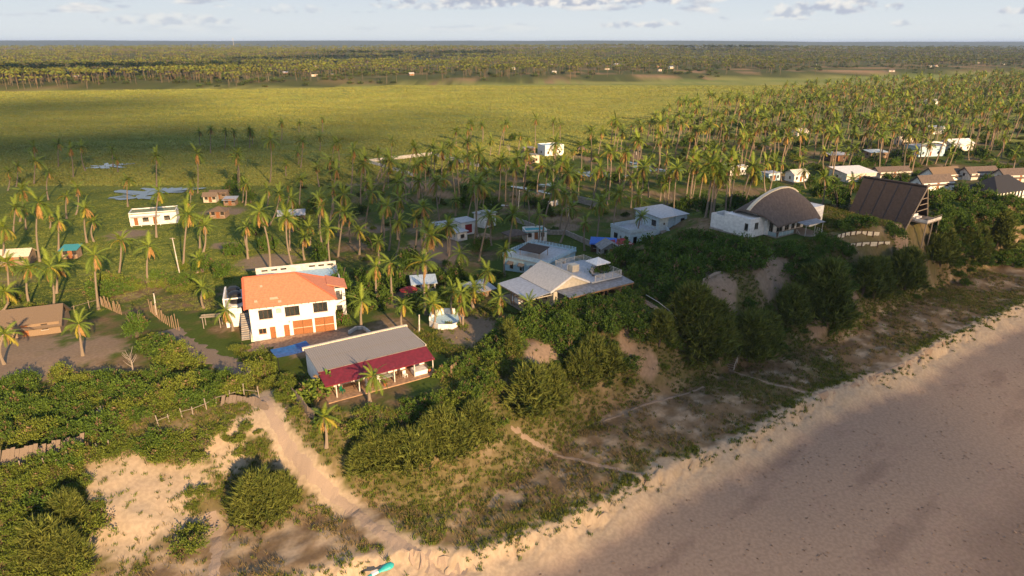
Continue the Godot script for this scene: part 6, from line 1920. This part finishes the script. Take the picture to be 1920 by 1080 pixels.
func person_mesh():
	# joints with radii, joined by a smooth minimum and meshed as surface nets
	var J = {"hip": Vector3(0, 0.92, 0), "chest": Vector3(0, 1.3, 0.0), "neck": Vector3(0, 1.48, 0.0), "head": Vector3(0.01, 1.62, 0.03), "crown": Vector3(0.01, 1.68, 0.01),
		"ls": Vector3(-0.19, 1.4, 0), "rs": Vector3(0.19, 1.4, 0), "le": Vector3(-0.27, 1.13, 0.02), "re": Vector3(0.28, 1.14, -0.02), "lw": Vector3(-0.25, 0.9, 0.14), "rw": Vector3(0.27, 0.89, 0.08),
		"lh": Vector3(-0.1, 0.9, 0), "rh": Vector3(0.1, 0.9, 0), "lk": Vector3(-0.11, 0.5, 0.03), "rk": Vector3(0.13, 0.5, 0.0), "la": Vector3(-0.11, 0.08, -0.03), "ra": Vector3(0.16, 0.08, -0.05), "lt": Vector3(-0.12, 0.04, 0.16), "rt": Vector3(0.18, 0.04, 0.14)}
	var skin = Color(0.35, 0.19, 0.12)
	var shirt = Color(0.7, 0.55, 0.45)
	var shorts = Color(0.75, 0.74, 0.72)
	var hair = Color(0.07, 0.04, 0.03)
	var bones = [["hip", "chest", 0.15, 0.16, shirt], ["ls", "rs", 0.075, 0.075, shirt], ["chest", "neck", 0.1, 0.06, shirt], ["neck", "head", 0.055, 0.085, skin], ["head", "crown", 0.095, 0.1, hair], ["ls", "le", 0.06, 0.047, shirt], ["rs", "re", 0.06, 0.047, shirt], ["le", "lw", 0.044, 0.03, skin], ["re", "rw", 0.044, 0.03, skin], ["lh", "lk", 0.105, 0.075, shorts], ["rh", "rk", 0.105, 0.075, shorts], ["lk", "la", 0.065, 0.042, skin], ["rk", "ra", 0.065, 0.042, skin], ["la", "lt", 0.045, 0.035, hair], ["ra", "rt", 0.045, 0.035, hair]]
	for sd in [["lw", -1], ["rw", 1]]:
		for k in 5:
			var tip = sd[0] + str(k)
			J[tip] = J[sd[0]] + Vector3(sd[1] * (0.03 if k == 4 else 0.0) + 0.018 * (k - 1.5) * (0 if k == 4 else 1), -0.15 + 0.01 * abs(k - 1) + (0.06 if k == 4 else 0.0), 0.04)
			bones.append([sd[0], tip, 0.022, 0.01, skin])
	var cell = 0.03
	var lo = Vector3(-0.42, -0.02, -0.24)
	var n = Vector3i(29, 61, 18)
	var val = PackedFloat32Array()
	val.resize(n.x * n.y * n.z)
	var who = PackedInt32Array()
	who.resize(n.x * n.y * n.z)
	for k in n.z:
		for j in n.y:
			for i in n.x:
				var p = lo + Vector3(i, j, k) * cell
				var best = 1e9
				var sm = 0.0
				var w = 0
				for b in bones.size():
					var A = J[bones[b][0]]
					var D = J[bones[b][1]] - A
					var t = clampf((p - A).dot(D) / D.length_squared(), 0, 1)
					var d = (p - A - D * t).length() - lerpf(bones[b][2], bones[b][3], t)
					sm += exp(-d * 45.0)
					if d < best:
						best = d
						w = b
				val[(k * n.y + j) * n.x + i] = -log(maxf(sm, 1e-30)) / 45.0
				who[(k * n.y + j) * n.x + i] = w
	var at = {}
	for k in n.z - 1:
		for j in n.y - 1:
			for i in n.x - 1:
				var acc = Vector3.ZERO
				var cnt = 0
				var v = []
				for c in 8: v.append(val[((k + (c >> 2)) * n.y + j + ((c >> 1) & 1)) * n.x + i + (c & 1)])
				for c in 8:
					for bit in [1, 2, 4]:
						if c & bit: continue
						var a = v[c]
						var e = v[c | bit]
						if (a < 0) != (e < 0):
							var p0 = Vector3(c & 1, (c >> 1) & 1, c >> 2)
							var p1 = Vector3((c | bit) & 1, ((c | bit) >> 1) & 1, (c | bit) >> 2)
							acc += p0.lerp(p1, a / (a - e))
							cnt += 1
				if cnt: at[Vector3i(i, j, k)] = lo + (Vector3(i, j, k) + acc / cnt) * cell
	var m = MB.new()
	m.st.set_smooth_group(0)
	for k in range(1, n.z - 1):
		for j in range(1, n.y - 1):
			for i in range(1, n.x - 1):
				var q = (k * n.y + j) * n.x + i
				for ax in [[1, Vector3i(0, 1, 0), Vector3i(0, 0, 1)], [n.x, Vector3i(0, 0, 1), Vector3i(1, 0, 0)], [n.x * n.y, Vector3i(1, 0, 0), Vector3i(0, 1, 0)]]:
					if (val[q] < 0) == (val[q + ax[0]] < 0): continue
					var c = Vector3i(i, j, k)
					var f = [c, c - ax[1], c - ax[1] - ax[2], c - ax[2]]
					var ok = true
					for g in f: ok = ok and at.has(g)
					if not ok: continue
					m.col(bones[who[q]][4])
					if val[q] < 0: m.quad(at[f[0]], at[f[3]], at[f[2]], at[f[1]])
					else: m.quad(at[f[0]], at[f[1]], at[f[2]], at[f[3]])
	return m.done()

# ---- walls, fences, poles and other small things
func fence(called, label, px, h, gap, m, rail = true, jitter = 0.3):      # upright sticks along ground pixels
	var pts = []
	for q in px: pts.append(G(q[0], q[1]))
	var t = thing(called, label, "fence", Transform3D(Basis(), pts[0]))
	var last = null
	for i in range(pts.size() - 1):
		var n = maxi(1, int(pts[i].distance_to(pts[i + 1]) / gap + 0.5))
		for k in n + (1 if i == pts.size() - 2 else 0):
			var p = pts[i].lerp(pts[i + 1], float(k) / n)
			p.y = hgt(p.x, p.z)
			var q = p - pts[0]
			var hh = h * rng.randf_range(1 - jitter, 1 + jitter)
			var tip = q + Vector3(rng.randf_range(-0.12, 0.12), hh, rng.randf_range(-0.12, 0.12))
			part(t, "stick", MB.new().tube([q - Vector3(0, 0.3, 0), tip], [0.075, 0.06], 5).done(), m)
			if rail and last != null: part(t, "rail", MB.new().tube([last, q + Vector3(0, h * 0.6, 0)], [0.035, 0.035], 4).done(), m)
			last = q + Vector3(0, h * 0.6, 0)
	return t

func reed_screen(label, px, h, lean, m):
	var pts = []
	for q in px: pts.append(G(q[0], q[1]))
	var t = thing("reed_screen", label, "fence", Transform3D(Basis(), pts[0]))
	for i in range(pts.size() - 1):
		var n = maxi(1, int(pts[i].distance_to(pts[i + 1]) / 0.42))
		for k in n:
			var a = pts[i].lerp(pts[i + 1], float(k) / n)
			var c = pts[i].lerp(pts[i + 1], (k + 0.96) / n)
			a.y = hgt(a.x, a.z) - 0.2
			c.y = hgt(c.x, c.z) - 0.2
			a -= pts[0]
			c -= pts[0]
			var up = Vector3(0, h + 0.2 + rng.randf_range(-0.2, 0.12), -lean + rng.randf_range(-0.1, 0.1))
			part(t, "panel", MB.new().slab(a, c, c + up, a + up * rng.randf_range(0.95, 1.05), 0.08).done(), m)
	return t

func make_small_things():
	rng.seed = 950
	yard_wall("pale block wall round the yard at the meadow edge", [[775, 331], [688, 305], [810, 291], [915, 318]], 1.3, 0.25, M.offwhite)
	yard_wall("brown block wall behind the enclosed lawn", [[1055, 378], [1085, 380], [1120, 388]], 2.0, 0.3, M.concrete)
	yard_wall("grey wall between the gardens behind the pale blue house", [[958, 412], [1000, 428], [1030, 440], [1060, 440], [1140, 475]], 1.2, 0.25, M.concrete)
	yard_wall("low white wall stub beside the enclosed lawn", [[1028, 388], [1046, 384]], 1.5, 0.3, M.white)
	yard_wall("white gate pier wall at the village yard", [[794, 446], [812, 448]], 1.4, 0.3, M.cream)
	fence("stick_fence", "wooden stick fence along the enclosed lawn", [[1040, 418], [1062, 424], [1085, 432]], 1.1, 1.2, M.weathered)
	fence("stick_fence", "pale pole fence along the plain beside the shrubs", [[122, 592], [140, 586], [168, 578], [190, 572]], 1.9, 2.0, M.weathered)
	fence("stick_fence", "close row of upright poles on the plain", [[192, 574], [210, 582], [228, 590]], 1.9, 0.55, M.reed, false)
	fence("stick_fence", "row of poles along the track behind the round tree", [[283, 585], [300, 600], [318, 612], [336, 620]], 2.2, 0.8, M.reed, false)
	fence("post_fence", "rope fence of bleached posts above the sand hollow", [[298, 800], [318, 792], [342, 783], [362, 778], [388, 768], [405, 757], [458, 742], [486, 745]], 1.5, 2.2, M.deadwood)
	fence("post_fence", "row of bleached posts in front of the reed screen", [[-6, 885], [40, 884], [85, 876], [130, 868], [165, 862], [205, 838]], 1.3, 1.25, M.deadwood, false)
	reed_screen("leaning reed screen at the edge of the thicket", [[-10, 874], [50, 868], [110, 856], [155, 842]], 1.6, 0.9, M.oldreed)
	reed_screen("curved reed mat retaining the sand beside the path", [[412, 762], [440, 760], [475, 764], [500, 778]], 0.9, 1.1, M.oldreed)
	reed_screen("reed screen panels beside the leafy frangipani", [[548, 745], [562, 762], [578, 782], [590, 790]], 1.6, 0.1, M.oldreed)
	# retaining walls below the arched and steep houses, in boards between posts
	for rw in [[[[1568, 448], [1584, 443], [1604, 440], [1625, 440], [1648, 442]], "upper curved timber retaining wall on the dune terraces"], [[[1576, 470], [1592, 464], [1615, 461], [1645, 460], [1668, 459]], "lower curved timber retaining wall on the dune terraces"]]:
		var pts = []
		for q in rw[0]: pts.append(G(q[0], q[1]))
		var t = thing("retaining_wall", rw[1], "wall", Transform3D(Basis(), pts[0]))
		for i in range(pts.size() - 1):
			var n = 2
			for k in n:
				var a = pts[i].lerp(pts[i + 1], float(k) / n) - pts[0]
				var c = pts[i].lerp(pts[i + 1], (k + 1.0) / n) - pts[0]
				for bd in 2: part(t, "board", MB.new().slab(a + Vector3(0, -0.15 + bd * 0.46, 0), c + Vector3(0, -0.15 + bd * 0.46, 0), c + Vector3(0, 0.28 + bd * 0.46, 0), a + Vector3(0, 0.28 + bd * 0.46, 0), 0.1).done(), M.cream)
				part(t, "post", MB.new().box(a + Vector3(-0.09, -0.5, 0.03), a + Vector3(0.09, 0.95, 0.2)).done(), M.brown)
	# wooden stair with a handrail down to the beach
	var sp = G(1368, 694)
	var st = thing("beach_stair", "short wooden stair with handrail under the casuarinas", "stair", placed(sp, -35))
	for i in 8: part(st, "tread", MB.new().box(Vector3(-0.6, 0.1 + 0.24 * i, -0.35 * i - 0.34), Vector3(0.6, 0.17 + 0.24 * i, -0.35 * i)).done(), M.weathered)
	for x in [-0.64, 0.64]: part(st, "stringer", MB.new().slab(Vector3(x - 0.04, 0.1, 0.05), Vector3(x + 0.04, 0.1, 0.05), Vector3(x + 0.04, 2.0, -2.8), Vector3(x - 0.04, 2.0, -2.8), 0.2).done(), M.weathered)
	part(st, "handrail", MB.new().tube([Vector3(0.68, 1.1, 0), Vector3(0.68, 3.0, -2.8)], [0.05, 0.05], 5).done(), M.offwhite)
	for i in 3: part(st, "baluster", MB.new().tube([Vector3(0.68, 0.1 + 0.9 * i, -1.35 * i), Vector3(0.68, 1.1 + 0.93 * i, -1.35 * i)], [0.05, 0.05], 5).done(), M.offwhite)
	# boardwalk beside the pale-roofed house
	var wk = thing("boardwalk", "broken timber boardwalk going down the dune beside the pale-roofed house", "boardwalk", Transform3D(Basis(), G(1205, 566)))
	var wl = []
	for q in [[1205, 566], [1228, 580], [1248, 596], [1262, 612]]: wl.append(G(q[0], q[1]) - wk.position)
	for i in 3:
		var n = 6
		for k in n:
			var a = wl[i].lerp(wl[i + 1], float(k) / n) + Vector3(0, 0.35, 0)
			var dr = (wl[i + 1] - wl[i]).normalized()
			var sd = dr.cross(Vector3.UP).normalized() * 0.6
			part(wk, "plank", MB.new().slab(a - sd, a + sd, a + sd + dr * 0.4, a - sd + dr * 0.4, 0.06).done(), M.weathered)
		part(wk, "handrail", MB.new().tube([wl[i] + Vector3(0.5, 1.3, 0), wl[i + 1] + Vector3(0.5, 1.3, 0)], [0.05, 0.05], 5).done(), M.offwhite)
	var dk = G(1262, 575)
	reed_screen("low slatted sand screen on the dune beside the boardwalk", [[1252, 588], [1275, 572], [1300, 560]], 0.8, 0.1, M.weathered)
	reed_screen("half buried slatted sand screen on the bare dune", [[1318, 528], [1340, 516], [1352, 512]], 0.5, 0.1, M.deadwood)
	# low curved white wall in the paved yard
	var cw = []
	for q in [[654, 626], [668, 617], [682, 617], [694, 626]]: cw.append(G(q[0], q[1]))
	var ct = thing("curved_wall", "low curved white kerb wall in the yard of the orange-roofed house", "wall", Transform3D(Basis(), cw[0]))
	for i in 3:
		var a = cw[i] - cw[0]
		var c = cw[i + 1] - cw[0]
		var n = (c - a).cross(Vector3.UP).normalized() * 0.15
		part(ct, "segment", MB.new().hexa([a - n - Vector3(0, 0.4, 0), c - n - Vector3(0, 0.4, 0), c + n - Vector3(0, 0.4, 0), a + n - Vector3(0, 0.4, 0), a - n + Vector3(0, 0.5, 0), c - n + Vector3(0, 0.5, 0), c + n + Vector3(0, 0.5, 0), a + n + Vector3(0, 0.5, 0)]).done(), M.offwhite)
	# octagonal white pool
	var pp = G(838, 605)
	var po = thing("splash_pool", "white octagonal raised pool in the garden", "pool", placed(pp, 22))
	for i in 8:
		var a = Vector3(3.0, 0, 0).rotated(Vector3.UP, TAU * i / 8)
		var c = Vector3(3.0, 0, 0).rotated(Vector3.UP, TAU * (i + 1) / 8)
		var u = Vector3(0, 1.5 if i in [1, 2, 3] else 0.9, 0)
		part(po, "wall", MB.new().hexa([a - Vector3(0, 0.4, 0), c - Vector3(0, 0.4, 0), c * 0.92 - Vector3(0, 0.4, 0), a * 0.92 - Vector3(0, 0.4, 0), a + u, c + u, c * 0.92 + u, a * 0.92 + u]).done(), M.white)
	part(po, "floor", MB.new().lathe([Vector2(0, 0.55), Vector2(2.6, 0.55), Vector2(2.6, 0.5), Vector2(0, 0.5)], Vector3.ZERO, 16).done(), M.paleblue)
	# turquoise moulded float at the foot of the path
	var fl = G(716, 1072)
	var tf = thing("kayak", "turquoise plastic kayak end lying in the dune grass by the path", "kayak", placed(fl + Vector3(0, 0.1, 0), 40))
	var hull = MB.new()
	var secs = [[-1.9, 0.12], [-1.4, 0.26], [-0.8, 0.2], [-0.2, 0.22], [0.3, 0.42], [0.8, 0.52], [1.2, 0.42], [1.45, 0.12]]
	for i in secs.size() - 1:
		for j in 10:
			var f = func(sc, k): return Vector3(sc[0], 0.12 + sc[1] * 0.75 * sin(PI * k / 10.0), sc[1] * cos(PI * k / 10.0))
			hull.quad(f.call(secs[i], j), f.call(secs[i + 1], j), f.call(secs[i + 1], j + 1), f.call(secs[i], j + 1))
	part(tf, "hull", hull.done(), M.turq)
	part(tf, "seat", MB.new().box(Vector3(-1.2, 0.12, -0.2), Vector3(-0.5, 0.42, 0.2)).done(), M.white)
	# utility poles
	for q in [[337, 514, 323, 446, "leaning white utility pole on the sunlit plain"], [972, 391, 974, 356, "thin pale lamp post by the village pond"], [983, 389, 984, 331, "dark utility pole by the village pond"], [1066, 415, 1065, 375, "thin pole beside the enclosed lawn"], [786, 622, 786, 590, "short white pole in the garden by the pool"], [1157, 282, 1157, 277, "small pale boundary post at the meadow edge"], [1193, 290, 1193, 284, "pale boundary post near the grove"], [294, 590, 288, 550, "bleached upright post by the track"]]:
		var b0 = G(q[0], q[1])
		var t0 = over(q[2], q[3], b0.z) - b0
		var up = thing("utility_pole", q[4], "pole", Transform3D(Basis(), b0))
		part(up, "shaft", MB.new().tube([Vector3(0, -0.3, 0), t0], [0.13, 0.09], 7).done(), M.black if q[0] == 983 else M.offwhite)
		part(up, "cap", MB.new().box(t0 + Vector3(-0.5 if q[1] > 500 and q[0] == 337 else -0.12, -0.2, -0.06), t0 + Vector3(0.5 if q[0] == 337 else 0.12, -0.06, 0.06)).done(), M.weathered)
	# dead trees
	rng.seed = 960
	for q in [[250, 700, 3.4, "bare bleached dead tree in the thicket"], [192, 788, 1.8, "small bleached dead bush in the thicket"], [955, 290, 4.5, "leafless twiggy tree at the meadow edge"]]:
		var dt = thing("dead_tree", q[3], "tree", Transform3D(Basis(), G(q[0], q[1])))
		part(dt, "trunk", MB.new().tube([Vector3(0, -0.4, 0), Vector3(0.1, q[2] * 0.5, 0), Vector3(0, q[2] * 0.8, 0.1)], [0.14, 0.1, 0.06], 6).done(), M.deadwood)
		for k in 12:
			var a = rng.randf() * TAU
			var y = q[2] * rng.randf_range(0.25, 0.8)
			var e = Vector3(cos(a) * 0.28 * q[2], y + q[2] * 0.35, sin(a) * 0.28 * q[2])
			part(dt, "branch", MB.new().tube([Vector3(0.05, y, 0), e.lerp(Vector3(0, y, 0), 0.45) + Vector3(0, -0.1, 0), e], [0.05, 0.035, 0.015], 4).done(), M.deadwood)
	# broad-leaved garden plants
	rng.seed = 970
	var big = bush_mesh(43, 1.5, 1.5, 80, 14, 0.34, Color(0.06, 0.12, 0.018), Color(0.14, 0.18, 0.03))
	var bst = stems_mesh(9, 1.2, 0.8, 5, 0.06)
	for q in [[582, 745, 1.8, 1.7, "large-leaved frangipani covering the end of the grey-roofed annex"], [610, 800, 0.8, 0.9, "bright leafy bush by the stunted young palm"], [760, 752, 0.7, 0.5, "bright low plant at the lawn edge below the awning"], [700, 765, 0.6, 0.4, "small bright plant at the foot of the lawn palm"], [822, 706, 0.8, 0.9, "glossy leafy shrub at the end of the maroon awning"], [848, 612, 0.7, 0.5, "bright agave-like plant before the octagonal pool"], [870, 612, 0.6, 0.5, "second bright plant before the octagonal pool, beside the palm foot"], [795, 745, 0.8, 0.5, "leafy bright hedge plant below the lawn"], [940, 795, 0.6, 0.5, "green vine clump at the end of the hedge trail"], [905, 765, 0.6, 0.4, "green vine clump along the hedge trail"]]:
		shrub("garden_plant", G(q[0], q[1]), big, bst, q[2], q[3], M.leaf, q[4], "plant", "")
	var fw = MB.new()
	rng.seed = 971
	for k in 120:
		var p = Vector3(rng.randfn() * 0.6, rng.randf_range(0.4, 1.6), rng.randfn() * 0.6)
		fw.leaf(p, Vector3(rng.randfn(), rng.randfn(), rng.randfn()).normalized(), Vector3(rng.randfn(), rng.randfn(), rng.randfn()).normalized(), 0.2, 0.16)
	var bg = shrub("bougainvillea", G(646, 606), BUSH[0], bst, 0.7, 1.0, M.leaf, "green bush with pink flowers beside the white house", "plant", "")
	part(bg, "blossom", fw.done(), M.petal)
	var rp = thing("parasol", "dark red parasol among garden shrubs behind the white house", "parasol", placed(G(768, 560), 0))
	part(rp, "pole", MB.new().tube([Vector3.ZERO, Vector3(0, 2.4, 0)], [0.04, 0.04], 6).done(), M.weathered)
	part(rp, "canopy", MB.new().lathe([Vector2(1.8, 1.75), Vector2(1.0, 2.15), Vector2(0, 2.45)], Vector3.ZERO, 8).done(), M.red)
	# wooden gate panel at the lawn's corner
	var gp = thing("garden_gate", "reddish plank gate panel between the hedges", "gate", placed(G(845, 704), 55))
	for k in 6: part(gp, "plank", MB.new().box(Vector3(k * 0.22, -0.3, 0), Vector3(k * 0.22 + 0.2, 1.5 + 0.06 * (k % 2), 0.05)).done(), M.reed)
	# log shelter left of the stair
	var ls = thing("timber_rack", "weathered timber rack of logs beside the house stairs", "rack", placed(G(400, 612), 10))
	for x in [-1.3, 1.3]:
		for z in [-0.7, 0.7]: part(ls, "post", MB.new().tube([Vector3(x, -0.3, z), Vector3(x, 2.0, z)], [0.07, 0.06], 5).done(), M.deadwood)
	for k in 4: part(ls, "beam", MB.new().tube([Vector3(-1.7, 1.9 + 0.05 * (k % 2), -0.7 + 0.45 * k), Vector3(1.7, 2.0, -0.6 + 0.45 * k)], [0.06, 0.05], 5).done(), M.deadwood)
	# far radio mast
	var mp = Vector3(0, 0, 0)
	var r = ray(438, 84)
	mp = Vector3(r.x / -r.z * 3000.0, 0, -3000)
	mp.y = hgt(mp.x, mp.z)
	var ms = thing("radio_mast", "thin far radio mast on the horizon", "mast", Transform3D(Basis(), mp))
	part(ms, "shaft", MB.new().tube([Vector3.ZERO, Vector3(0, 48, 0)], [0.9, 0.5], 4).done(), M.offwhite)
	part(ms, "antenna", MB.new().box(Vector3(-1.2, 40, -1.2), Vector3(1.2, 43, 1.2)).done(), M.offwhite)
